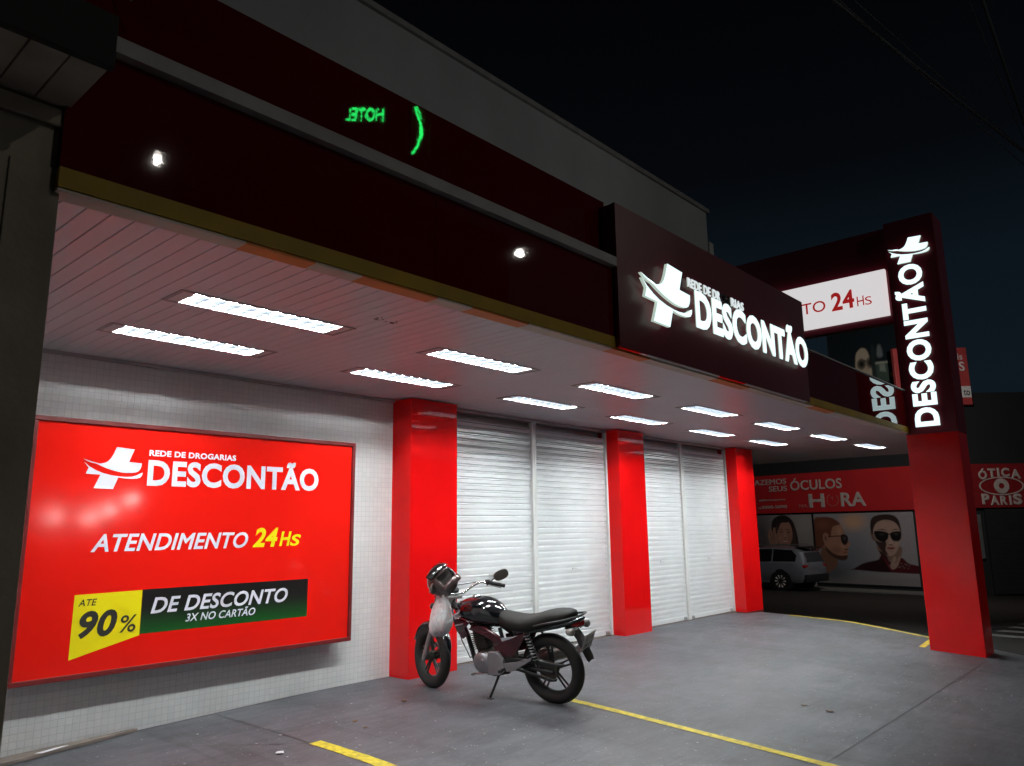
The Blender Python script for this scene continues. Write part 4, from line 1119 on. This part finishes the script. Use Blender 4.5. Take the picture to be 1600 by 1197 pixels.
# corner fascia: arched name over an eye
def ct(txt, x0, x1, z, cap, bold=.04):
    return text(txt, C0 + dv * x0 + Z * z, dv, Z, x1 - x0, cap, .03, M['optic_text'], ob_, 'lettering', bold, lift=.004)
for ch, x0, x1, z, cap in (('Ó', 1.78, 2.10, 2.99, .32), ('T', 2.13, 2.42, 3.06, .32), ('I', 2.47, 2.56, 3.08, .32), ('C', 2.62, 2.92, 3.07, .32), ('A', 2.95, 3.32, 3.0, .34)): ct(ch, x0, x1, z, cap, .05)
for ch, x0, x1, z, cap in (('P', 1.80, 2.08, 2.10, .38), ('A', 2.10, 2.42, 2.07, .34), ('R', 2.46, 2.72, 2.07, .33), ('I', 2.78, 2.87, 2.07, .34), ('S', 2.92, 3.25, 2.08, .38)): ct(ch, x0, x1, z, cap, .05)
q = MB(); ec = (2.57, 2.75)
def eye(rx0, rz0, rx1, rz1):
    for k in range(48):
        a, b_ = 2 * pi * k / 48, 2 * pi * (k + 1) / 48
        q.poly([CM @ Vector((ec[0] + rx * cos(t), -.006, ec[1] + rz * sin(t))) for rx, rz, t in ((rx0, rz0, a), (rx1, rz1, a), (rx1, rz1, b_), (rx0, rz0, b_))], nv_ * -.02)
eye(.76, .29, .81, .33); eye(.10, .10, .27, .27)
q.build('eye_emblem', M['optic_text'], ob_)
q = MB()
for k in range(34): q.box(1.9, 7.5, .06 + (.012 if k % 2 else 0), .138, GZ + k * .087, GZ + k * .087 + .08, CM)
q.build('roller_door', M['dark_metal'], ob_)
q = MB(); q.box(1.6, 1.72, .05, .139, .2, 1.75, CM, bev=.01); q.build('door_post', M['alu'], ob_)
q = MB(); q.box(-14, .8, -1.0, .139, GZ - .3, GZ + .08, FM)
struct('sidewalk', q, M['kerb'], 'narrow sidewalk before the optician')

# --- printed pictures
def inpoly(px, py, P):
    P = np.array(P, float); n = len(P); d = np.full(px.shape, 1e9); s_ = np.zeros(px.shape, bool)
    for i in range(n):
        ax, ay = P[i]; bx_, by_ = P[(i + 1) % n]
        ex, ey = bx_ - ax, by_ - ay
        t = np.clip(((px - ax) * ex + (py - ay) * ey) / (ex * ex + ey * ey + 1e-9), 0, 1)
        d = np.minimum(d, np.hypot(px - ax - t * ex, py - ay - t * ey))
        c = ((ay > py) != (by_ > py)); 
        with np.errstate(divide='ignore', invalid='ignore'):
            s_ ^= c & (px < (bx_ - ax) * (py - ay) / (by_ - ay + 1e-12) + ax)
    return np.where(s_, d, -d)
def spl(P, n=5):
    P = np.array(P, float); N_ = len(P); out = []
    for i in range(N_):
        p0, p1, p2, p3 = P[i - 1], P[i], P[(i + 1) % N_], P[(i + 2) % N_]
        for k in range(n):
            t = k / n
            out.append(.5 * ((2 * p1) + (-p0 + p2) * t + (2 * p0 - 5 * p1 + 4 * p2 - p3) * t * t + (-p0 + 3 * p1 - 3 * p2 + p3) * t ** 3))
    return np.array(out)
def soften(c, n=2, g=.05, seed=5):
    for _ in range(n):
        p_ = np.pad(c, ((1, 1), (1, 1), (0, 0)), mode='edge')
        c = (p_[:-2, 1:-1] + p_[2:, 1:-1] + p_[1:-1, :-2] + p_[1:-1, 2:] + 2 * p_[1:-1, 1:-1]) / 6
    r_ = np.random.RandomState(seed)
    return np.clip(c * (1 + g * r_.randn(*c.shape[:2], 1)), 0, 1)
class Ink:
    def __init__(s, x, y): s.x, s.y = x, y; s.c = np.zeros(x.shape + (3,))
    def bg(s, f): s.c[:] = f
    def mix(s, m_, col):
        m_ = np.clip(m_, 0, 1)[..., None]; s.c = s.c * (1 - m_) + np.array(col) * m_
    def shape(s, P, col, soft=4, round_=True, op=1.0):
        s.mix(np.clip(inpoly(s.x, s.y, spl(P) if round_ else P) / soft + .5, 0, 1) * op, col)
    def blob(s, cx, cy, rx, ry, col, op=1.0, p=1.0, rot=0):
        dx, dy = s.x - cx, s.y - cy; c, s2 = cos(rot), sin(rot)
        r = np.sqrt(((dx * c + dy * s2) / rx) ** 2 + ((-dx * s2 + dy * c) / ry) ** 2)
        s.mix(np.clip(1.25 - r, 0, 1) ** p * op, col)
def pic_men(a, b):
    I = Ink(565 + a * 890, 1105 - b * 655); S, B = I.shape, I.blob
    I.bg((.30, .285, .31)); B(820, 900, 300, 260, (.16, .18, .22), .9); B(930, 535, 130, 90, (.62, .36, .22), .9); B(1400, 620, 160, 400, (.36, .33, .34), .6)
    B(800, 1080, 900, 70, (.22, .20, .20), .8); B(700, 1010, 200, 110, (.08, .09, .10), .8)
    # head in profile, looking right, short cropped hair
    S([(600, 860), (640, 760), (720, 800), (760, 870), (740, 960), (620, 1010)], (.20, .10, .07), 14)
    S([(566, 540), (640, 500), (720, 505), (790, 540), (822, 575), (838, 612), (846, 645), (852, 668), (866, 700), (890, 744), (884, 758), (868, 764), (872, 784), (858, 798), (866, 812), (856, 826), (858, 852), (840, 882), (800, 886), (745, 866), (700, 838), (660, 790), (610, 760), (566, 760)], (.40, .20, .135), 5)
    S([(566, 520), (640, 488), (730, 494), (790, 528), (812, 560), (780, 566), (745, 580), (728, 612), (716, 660), (700, 690), (690, 650), (655, 640), (640, 690), (648, 750), (600, 790), (566, 800)], (.16, .055, .035), 8)
    B(640, 560, 80, 50, (.26, .10, .06), .7)
    S([(640, 660), (662, 645), (684, 660), (686, 700), (672, 738), (652, 730), (640, 700)], (.36, .185, .135), 4); B(664, 690, 13, 28, (.16, .06, .045), .9); B(652, 725, 8, 14, (.42, .22, .16), .8)
    S([(648, 755), (690, 800), (745, 838), (800, 850), (850, 845), (856, 862), (838, 888), (796, 894), (738, 874), (680, 832)], (.075, .035, .026), 8); B(760, 800, 70, 45, (.24, .115, .08), .7); S([(838, 786), (866, 790), (868, 797), (840, 800)], (.10, .04, .035), 3)
    S([(820, 815), (856, 812), (860, 820), (826, 828)], (.24, .085, .075), 3); B(800, 620, 30, 50, (.52, .30, .21), .6); B(815, 760, 26, 30, (.50, .27, .19), .6); B(878, 742, 12, 14, (.50, .28, .20), .6)
    S([(690, 668), (812, 662), (812, 672), (690, 676)], (.02, .015, .015), 3, False)
    S([(812, 660), (838, 652), (864, 662), (874, 690), (866, 728), (842, 752), (818, 736), (808, 700)], (.03, .02, .022), 4); B(842, 688, 14, 20, (.14, .10, .10), .6)
    # person facing us: slicked hair, dark glasses, red jacket
    S([(1130, 760), (1160, 850), (1205, 915), (1300, 905), (1320, 850), (1322, 760)], (.24, .145, .115), 6)
    S([(1080, 636), (1094, 622), (1104, 650), (1106, 712), (1092, 700), (1082, 668)], (.20, .12, .10), 4); S([(1330, 628), (1344, 634), (1344, 676), (1334, 708), (1326, 690)], (.36, .23, .19), 4)
    S([(1100, 620), (1104, 560), (1136, 520), (1210, 505), (1285, 515), (1322, 560), (1332, 630), (1326, 710), (1308, 770), (1276, 822), (1238, 846), (1200, 836), (1158, 792), (1126, 742), (1108, 690)], (.44, .295, .245), 4)
    S([(1086, 640), (1086, 560), (1112, 500), (1190, 476), (1280, 482), (1328, 524), (1342, 600), (1338, 640), (1326, 590), (1306, 556), (1268, 532), (1215, 524), (1164, 536), (1128, 566), (1108, 610), (1100, 650)], (.040, .023, .020), 4)
    for k in range(9): S([(1120 + 22 * k, 500 + abs(k - 4) * 5), (1128 + 20 * k, 500 + abs(k - 4) * 5), (1146 + 15 * k, 528 + abs(k - 4) * 6), (1140 + 15 * k, 528 + abs(k - 4) * 6)], (.10, .062, .05), 3, False, .6)
    S([(1102, 640), (1122, 700), (1160, 720), (1196, 706), (1208, 740), (1196, 790), (1214, 836), (1180, 826), (1146, 780), (1116, 722)], (.055, .03, .026), 12)
    S([(1140, 800), (1200, 846), (1210, 905), (1170, 870)], (.035, .02, .018), 8)
    S([(1112, 632), (1150, 622), (1200, 630), (1232, 646), (1226, 690), (1196, 716), (1154, 714), (1124, 688)], (.012, .010, .010), 3); S([(1250, 646), (1284, 630), (1326, 628), (1342, 640), (1334, 690), (1308, 716), (1272, 712), (1252, 684)], (.012, .010, .010), 3)
    S([(1228, 646), (1252, 646), (1252, 656), (1228, 656)], (.02, .016, .014), 2, False); B(1180, 655, 26, 14, (.10, .085, .08), .5); B(1300, 652, 22, 12, (.13, .11, .105), .5)
    S([(1140, 612), (1190, 606), (1224, 622), (1190, 616)], (.10, .06, .05), 3); S([(1258, 620), (1296, 606), (1326, 612), (1294, 614)], (.10, .06, .05), 3)
    S([(1238, 690), (1252, 690), (1262, 742), (1248, 752), (1230, 746)], (.50, .345, .29), 4); S([(1226, 744), (1262, 744), (1256, 752), (1234, 752)], (.15, .08, .07), 3)
    S([(1206, 776), (1232, 766), (1244, 770), (1258, 766), (1278, 776), (1256, 788), (1228, 788)], (.29, .075, .075), 3); S([(1206, 776), (1278, 776), (1278, 779), (1206, 779)], (.08, .03, .03), 2, False); B(1244, 806, 22, 8, (.30, .19, .16), .7); B(1288, 740, 22, 30, (.50, .345, .29), .5)
    S([(900, 968), (1000, 915), (1120, 885), (1160, 840), (1240, 905), (1316, 858), (1380, 910), (1470, 935), (1490, 995), (900, 975)], (.085, .012, .018), 4)
    S([(905, 970), (1000, 915), (1130, 880), (1170, 855), (1220, 930), (1226, 990), (905, 975)], (.028, .008, .010), 14); S([(1165, 850), (1215, 930), (1240, 985), (1228, 985), (1196, 930)], (.14, .02, .03), 3)
    S([(1222, 940), (1240, 884), (1262, 850), (1276, 852), (1280, 880), (1308, 846), (1318, 858), (1300, 900), (1284, 936), (1244, 966)], (.40, .265, .215), 4); S([(1262, 900), (1290, 880), (1294, 884), (1266, 906)], (.20, .12, .10), 2, False)
    for k in range(16): B(1216 + 11 * k, 930 + 20 * sin(k * 1.9), 7, 5, (.38, .31, .29), .8)
    return soften(I.c, 1, .08)
def pic_woman(a, b):
    I = Ink(60 + a * 495, 1105 - b * 630); S, B = I.shape, I.blob
    I.bg((.27, .25, .25)); B(90, 700, 130, 300, (.09, .075, .08), .9); B(480, 560, 110, 140, (.36, .33, .32), .8)
    S([(188, 590), (200, 530), (250, 488), (320, 482), (382, 528), (412, 620), (424, 760), (404, 870), (180, 870), (166, 760)], (.030, .021, .020), 6)
    for k in range(6): S([(395 - 6 * k, 560 + 20 * k), (400 - 6 * k, 560 + 20 * k), (412 - 6 * k, 800), (404 - 6 * k, 800)], (.085, .055, .048), 4, False, .6)
    S([(236, 640), (238, 580), (262, 540), (310, 526), (352, 548), (372, 600), (374, 670), (356, 730), (322, 772), (290, 776), (258, 748), (242, 700)], (.39, .20, .15), 5)
    S([(244, 560), (290, 520), (350, 535), (330, 548), (280, 552), (250, 610), (238, 640)], (.035, .024, .022), 6)
    S([(256, 612), (288, 604), (290, 609), (258, 618)], (.06, .03, .026), 2, False); S([(322, 606), (358, 612), (356, 618), (322, 612)], (.06, .03, .026), 2, False)
    S([(262, 634), (276, 627), (292, 634), (277, 640)], (.035, .02, .02), 2); S([(324, 636), (340, 628), (356, 636), (340, 642)], (.035, .02, .02), 2); B(279, 633, 4, 4, (.5, .45, .42), .5); B(342, 634, 4, 4, (.5, .45, .42), .5)
    S([(306, 630), (314, 632), (322, 678), (308, 686), (296, 678)], (.45, .245, .185), 4); S([(296, 681), (320, 681), (314, 687), (302, 687)], (.17, .08, .065), 3)
    S([(276, 712), (306, 706), (338, 710), (322, 730), (292, 730)], (.33, .07, .065), 3); S([(282, 714), (332, 713), (320, 722), (294, 722)], (.62, .56, .52), 2); B(268, 690, 24, 22, (.46, .24, .18), .6); B(350, 690, 20, 40, (.23, .105, .08), .6)
    S([(148, 660), (168, 610), (184, 600), (196, 640), (204, 596), (222, 594), (226, 640), (240, 670), (238, 780), (180, 800), (160, 730)], (.35, .19, .14), 5); S([(196, 640), (202, 640), (206, 720), (200, 720)], (.14, .07, .055), 3, False); S([(172, 640), (177, 640), (184, 720), (179, 720)], (.15, .075, .06), 3, False)
    B(300, 900, 160, 100, (.05, .04, .045), 1)
    return soften(I.c, 1, .08)
def pic_roof(a, b):
    I = Ink(1290 + a * 130, 612 - b * 92)
    I.bg((.010, .016, .020))
    I.shape([(1334, 600), (1335, 565), (1340, 556), (1347, 553), (1354, 556), (1358, 566), (1361, 585), (1358, 600)], (.42, .36, .27), 2)
    I.blob(1344, 574.5, 6.5, 6.5, (.008, .008, .008), 1, .3); I.blob(1358.5, 574.5, 5.5, 6.5, (.012, .012, .012), 1, .3); I.blob(1350.5, 571, 3.5, 1.2, (.02, .02, .02)); I.blob(1353, 581, 3, 4, (.30, .22, .15), .6)
    I.shape([(1360, 604), (1362, 556), (1368, 556), (1366, 604)], (.02, .03, .03), 2)
    I.shape([(1367, 576), (1396, 577), (1397, 605), (1367, 600)], (.05, .075, .06), 2, False); I.shape([(1367, 575), (1396, 576.5), (1396, 579), (1367, 578)], (.30, .32, .28), 1.2, False)
    I.shape([(1373, 579), (1382, 579), (1383, 590), (1373, 588)], (.20, .24, .20), 2, False)
    I.shape([(1390, 592), (1398, 592), (1398, 597), (1390, 597)], (.75, .66, .06), 1.5); I.shape([(1401, 591), (1406, 591), (1406, 596), (1401, 596)], (.75, .66, .06), 1.5)
    I.shape([(1373, 554), (1378, 554), (1380, 568), (1371, 568)], (.14, .16, .17), 3); I.shape([(1400, 577), (1403, 577), (1405, 606), (1402, 606)], (.28, .34, .33), 1.5, False)
    return soften(I.c, 1)
pw = thing('poster', 'poster of a smiling woman touching her face, behind the parked silver car', 'poster', fr(5, .13, 0))
painted('print', fr(6.47, .10, GZ + .09), -D, Z, 2.47, 2.83, 170, 195, pic_woman, M['print'], pw)
q = MB(); q.box(-6.48, -3.99, .102, .139, GZ + .085, 1.96, FM); q.build('backing', M['dark_metal'], pw)
pm_ = thing('poster', 'wide poster of two people in dark sunglasses on the optician wall', 'poster', fr(2, .13, 0))
painted('print', fr(3.91, .10, -.78), -D, Z, 3.87, 2.70, 300, 205, pic_men, M['print'], pm_)
q = MB(); q.box(-3.95, -.03, .102, .139, -.82, 1.96, FM); q.build('backing', M['dark_metal'], pm_)
bb = thing('rooftop_billboard', 'dark rooftop billboard showing a face in round sunglasses', 'billboard', fr(1, .2, 6.6))
ub = 2.62
painted('print', fr(ub, .10, 6.55), -D, Z, 3.05, 2.70, 150, 110, pic_roof, M['print'], bb)
q = MB(); q.box(-ub - .05, -ub + 3.1, .104, .25, 6.5, 9.3, FM); q.build('backing', M['dark_metal'], bb)
q = MB(); q.box(-ub + .4, -ub + .5, .26, .40, 5.0, 9.0, FM); q.box(-ub + 2.4, -ub + 2.5, .26, .40, 5.0, 9.0, FM); q.build('post', M['dark_metal'], bb)
rs = thing('rooftop_sign', 'red rooftop sign with faint white letters behind the totem', 'sign', C0 + Z * 5.6)
q = MB(); q.box(-.86, 1.86, -.12, .06, 5.72, 7.86, CM, bev=.01); q.build('panel', mat('sign_red_faded', (.36, .045, .045), .45, emit=(.36, .045, .045), es=.05), rs)
tq = mat('pale_sign_letter', (.5, .48, .47), .5, emit=(.5, .47, .46), es=.08)
def rt(txt, x0, x1, z, cap, mt=tq, bold=.02): return text(txt, C0 + dv * x0 - nv_ * .12 + Z * z, dv, Z, x1 - x0, cap, .01, mt, rs, 'lettering', bold, lift=.004)
rt('is', 1.50, 1.68, 7.40, .24, tq, .0); rt('S', 1.52, 1.72, 6.98, .34)
q = MB(); q.box(1.50, 1.845, -.131, -.124, 5.98, 6.40, CM); q.build('label_patch', tq, rs)
text('to', C0 + dv * 1.56 - nv_ * .131 + Z * 6.06, dv, Z, .24, .26, .006, M['dark_metal'], rs, 'lettering', .01, lift=.003)

# ------------------------------------------------------------------ parked car
CW = Vector((28.8, 12.3, zr(28.8, 12.3)))
car = thing('parked_car', 'silver suv parked across the side street before the posters', 'car', CW)
KM = Matrix(((D.x, -NN.x, 0, CW.x + NN.x * .88), (D.y, -NN.y, 0, CW.y + NN.y * .88), (0, 0, 1, CW.z), (0, 0, 0, 1)))   # x forward, y left, origin under the rear axle
def cpart(name, mb, mt, parent=None, **k):
    mb.xf(KM); return mb.build(name, mt, parent or car, **k)
q = MB()
secs = []
for x_, zs, zb, zroof, wb, wr in ((-.98, .55, .80, .86, .70, .60), (-.93, .34, .98, 1.18, .82, .62), (-.80, .30, 1.03, 1.46, .87, .60), (-.45, .28, 1.04, 1.585, .90, .63), (.4, .27, 1.02, 1.63, .91, .65), (1.3, .27, .99, 1.60, .91, .64), (1.9, .27, .97, 1.40, .91, .62), (2.4, .27, .955, 1.06, .90, .66), (3.0, .28, .92, .99, .88, .66), (3.4, .32, .84, .90, .80, .60), (3.52, .42, .70, .74, .66, .5)):
    hp = [(0, zs), (wb * .92, zs), (wb, zs + .12), (wb + .012, (zs + zb) / 2 + .05), (wb - .015, zb - .02), (wb - .05, zb + .01), (wr + .02, zroof - .06), (wr - .10, zroof - .006), (0, zroof)]
    ring = [Vector((x_, y_, z_)) for y_, z_ in hp] + [Vector((x_, -y_, z_)) for y_, z_ in reversed(hp[1:-1])]
    secs.append(ring)
q._grid(secs, True, True)
cpart('body', q, M['car_paint'], smooth=40)
for s_ in (1, -1):
    q = MB(); y_ = s_ * .0
    def gp(x_, t):   # point on the window plane between belt and roof rail
        import bisect
        tab = [(-.93, .98, 1.18, .77, .64), (-.80, 1.03, 1.46, .82, .62), (-.45, 1.04, 1.585, .85, .65), (.4, 1.02, 1.63, .86, .67), (1.3, .99, 1.60, .86, .66), (1.9, .97, 1.40, .86, .64), (2.4, .955, 1.06, .85, .68)]
        for A_, B_ in zip(tab[:-1], tab[1:]):
            if A_[0] <= x_ <= B_[0]:
                f_ = (x_ - A_[0]) / (B_[0] - A_[0]); v_ = [A_[i] + (B_[i] - A_[i]) * f_ for i in range(5)]
                zb, zt, wb, wt = v_[1] + .02, v_[2] - .07, v_[3] + .006, v_[4] + .02
                return Vector((x_, s_ * (wb + (wt - wb) * t + .004), zb + (zt - zb) * t))
    for xa, xb in ((-.62, .30), (.37, 1.28)):
        n_ = 5
        for i in range(n_):
            x0_, x1_ = xa + (xb - xa) * i / n_, xa + (xb - xa) * (i + 1) / n_
            lo = .05; hi = .93 if not (xa < 0 and i == 0) else .6
            q.quad(gp(x0_, lo), gp(x1_, lo), gp(x1_, .93), gp(x0_, hi))
    cpart('side_window', q, M['glass_dark'])
    q = MB().tube([(-.55, s_ * .62, 1.60), (-.3, s_ * .63, 1.655), (1.0, s_ * .635, 1.665), (1.5, s_ * .63, 1.60)], .016, 8); cpart('roof_rail', q, M['alu'], smooth=60)
    q = MB(); q.box(-.97, -.72, s_ * .66 - .17, s_ * .66 + .17, .84, .96, bev=.03); cpart('tail_lamp', q, M['lens_red'], smooth=40)
    for x_ in (0, 2.62):
        q = MB().lathe((x_, s_ * .78, .36), (0, s_, 0), [(.44, -.1), (.44, .128), (.41, .138), (.37, .139)], 36); cpart('wheel_arch', q, M['black_plastic'], smooth=40)
        w_ = cpart('wheel', MB().ring((x_, s_ * .80, .345), (0, 1, 0), [(.345, -.09), (.345, .09 * 1), (.325, .108), (.245, .112), (.24, .09), (.24, -.09), (.245, -.112), (.325, -.108)], 40), M['tyre'], smooth=40)
        q = MB().ring((x_, s_ * .80, .345), (0, 1, 0), [(.244, .113), (.244, .02), (.225, .02), (.225, .113)], 36) if s_ > 0 else MB().ring((x_, s_ * .80, .345), (0, 1, 0), [(.244, -.113), (.244, -.02), (.225, -.02), (.225, -.113)], 36)
        for k in range(10):
            a = 2 * pi * k / 10
            q.tube([(x_ + .03 * cos(a), s_ * .885, .345 + .03 * sin(a)), (x_ + .14 * cos(a), s_ * .90, .345 + .14 * sin(a)), (x_ + .228 * cos(a), s_ * .905, .345 + .228 * sin(a))], [.026, .028, .036], 6)
        cpart('rim', q, M['rim_light'], w_, smooth=40)
        q = MB().lathe((x_, s_ * .79, .345), (0, s_, 0), [(.236, 0), (.236, .02), (.1, .03), (.002, .03)], 30); cpart('disc', q, M['black_plastic'], w_)
    q = MB(); q.box(.47, 2.1, s_ * .905 - .02, s_ * .905 + .02, .27, .36, bev=.01); cpart('sill_trim', q, M['alu'])
q = MB(); q.poly([(-.955, -.58, 1.06), (-.955, .58, 1.06), (-.835, .54, 1.40), (-.835, -.54, 1.40)], (-.02, 0, .004)); cpart('rear_window', q, M['glass_dark'])
q = MB().box(-1.02, -.86, -.82, .82, .32, .60, None, .03); cpart('rear_bumper', q, M['black_plastic'], smooth=40)
q = MB().loft([(-.95, 1.56, .50, .015, 3), (-.70, 1.60, .56, .022, 3), (-.45, 1.60, .58, .012, 3)], 16); cpart('roof_spoiler', q, M['black_plastic'], smooth=50)

# ================================================================== STREET SIDE (seen as reflections in the glossy panels, plus an added side-street lamp)
def street_lamp(p, label, power=None, rot=(0, 0, 0), aim=None, wide=.10):
    power = power or STREET
    hx = Vector(p); R3 = Matrix.Rotation(rot[2], 3, 'Z')
    base = hx + R3 @ Vector((0, -2.0, 0)); base.z = zr(base.x, base.y)
    w = lambda x_, y_, z_: hx + R3 @ Vector((x_, y_, z_))
    t = thing('street_lamp', label, 'street lamp', base, 'street lamps round the crossing')
    q = MB().tube([base, base + Z * 4, base + Z * (hx.z - base.z - .6), w(0, -1.5, -.1), w(0, -.4, .05)], [.09, .075, .05, .04, .035], 12)
    q.build('pole', M['dark_metal'], t, smooth=60)
    q = MB().box(-.14, .14, -.45, .28, 0, .10, Matrix.Translation(hx) @ R3.to_4x4(), bev=.03); q.build('lamp_head', M['steel'], t)
    q = MB().lathe((hx.x, hx.y, hx.z - .05), (0, 0, 1), [(.02, -.02), (.055, 0), (.07, .045)], 20); q.build('lamp_glass', M['lamp_glass'], t, smooth=60)
    ld = bpy.data.lights.new('street_light', 'AREA'); ld.shape = 'ELLIPSE'; ld.size = wide; ld.size_y = .10; ld.energy = power; ld.color = (1.0, .93, .85); ld.spread = radians(170)
    lo = bpy.data.objects.new('street_light', ld); COL.objects.link(lo); lo.parent = t
    lo.location = hx - base + Vector((0, 0, -.085)); lo.rotation_euler = (radians(32 if power <= STREET else 56), 0, rot[2] if aim is None else aim)
    return t
street_lamp((5.784, -9.015, 8.81), 'street lamp across the main street opposite the tiled wall')
street_lamp((13.73, -6.47, 8.335), 'street lamp across the main street opposite the totem', STREET * .6, wide=.26)
street_lamp((23.6, 5.0, 7.2), 'added street lamp hidden behind the totem to light the optician front', 280.0, (0, 0, radians(-82)), radians(-45))  # unseen lamp added to brighten the optician front
sh = thing('shop_building', 'low dark shop front with wall lamps across the main street', 'building', (9, -22, 0))
q = MB(); q.box(3, 14.6, -30, -20.6, -1.5, 4.2); q.build('wall', M['dark_wall'], sh)
for k in range(3):
    q = MB(); q.box(3.6 + k * 3.7, 6.5 + k * 3.7, -20.6, -20.5, -.3, 2.4 - .5); q.build('roller_door', M['dark_metal'], sh)
wl_ = mat('wall_lamp_glass', (.8, .8, .8), .4, emit=(1.0, .97, .93), es=75.0)
for n_, (lx_, lz_) in enumerate(((10.23, 2.21), (11.5, 2.16), (12.2, 2.46), (13.05, 2.88))):
    t = thing('wall_lamp', ('leftmost', 'second', 'third', 'highest')[n_] + ' round wall lamp on the shop front across the main street', 'wall lamp', (lx_, -20.5, lz_), 'wall lamps across the main street')
    q = MB(); q.lathe((lx_, -20.30, lz_ - .14), (0, 0, 1), [(.02, 0), (.10, .03), (.14, .10), (.14, .17), (.09, .24), (.02, .27)], 18); q.build('globe', wl_, t, smooth=60)
    q = MB(); q.tube([(lx_, -20.6, lz_ + .10), (lx_, -20.45, lz_ + .17), (lx_, -20.31, lz_ + .14)], .015, 8); q.build('bracket', M['dark_metal'], t)
ht = thing('hotel_building', 'dark hotel block across the main street', 'building', (22, -26, 0))
q = MB(); q.box(15, 30, -36, -21.5, -1.5, 17.5); q.build('wall', M['dark_wall'], ht)
for i in range(4):
    for j in range(4):
        q = MB(); q.box(16.2 + i * 3.5, 17.6 + i * 3.5, -21.5, -21.44, 3 + j * 3.4, 4.6 + j * 3.4); q.build('window', M['glass_dark'], ht)
hg = thing('neon_sign', 'green neon hotel sign with a tall curved emblem on the roof', 'sign', (19, -18.8, 17.5))
hu = Vector((-.72, -.69, 0)).normalized()
text('HOTEL', (19.22, -18.85, 19.12), hu, Z, 1.65, .60, .06, M['neon'], hg, bold=-.012)
q = MB()
ho = Vector((-.474, -.546, -.402))
for o_ in (0, .12, .24):
    q.tube([Vector((20.75 + .35 * o_, -17.5, 20.35)) + ho, Vector((21.15 + o_ * .6, -17.65, 19.9)) + ho, Vector((21.3 + o_ * .5, -17.75, 19.4)) + ho, Vector((21.3 + o_ * .3, -17.95, 18.9)) + ho, Vector((21.15 + o_ * .1, -18.1, 18.45)) + ho], .028, 8)
q.build('emblem', M['neon'], hg, smooth=180)
q = MB(); q.tube([(19.2, -19, 17.4), (19.2, -18.9, 20.6)], .05, 8); q.tube([(21.4, -18.3, 17.4), (21.3, -18.1, 20.4)], .05, 8); q.tube([(19.2, -19, 17.6), (21.4, -21.6, 17.45)], .05, 8)
q.build('support', M['dark_metal'], hg, smooth=60)

# ------------------------------------------------------------------ overhead cables
def cable(p, d0, r, sag, label):
    p, d0 = Vector(p), Vector(d0)
    pts = [p.lerp(d0, t) - Z * sag * (1 - (2 * ((t + 1.0) / 3.0) - 1) ** 2) + Z * sag * .9 for t in [-1.0 + 3.0 * i / 40 for i in range(41)]]
    tag(MB().tube(pts, r, 6).build('overhead_cable', M['cable'], None, smooth=180), label, 'cable', 'overhead cables against the night sky')
cable((11.1, 3.2, 9.37), (20.2, 2.02, 9.9), .030, .2, 'thickest overhead cable bundle running to the upper right corner')
cable((11.5, 3.05, 9.30), (20.6, 1.98, 9.55), .012, .2, 'thin overhead cable just below the thick bundle')
cable((11.3, 3.1, 9.60), (20.3, 2.0, 9.95), .012, .25, 'thin overhead cable just above the thick bundle')
cable((13.5, 1.6, 9.88), (19.05, 1.83, 10.1), .030, .15, 'overhead cable bundle dropping steeply at the right edge')
cable((13.3, 1.75, 9.80), (19.0, 1.93, 10.0), .011, .15, 'thin overhead cable left of the steep bundle')
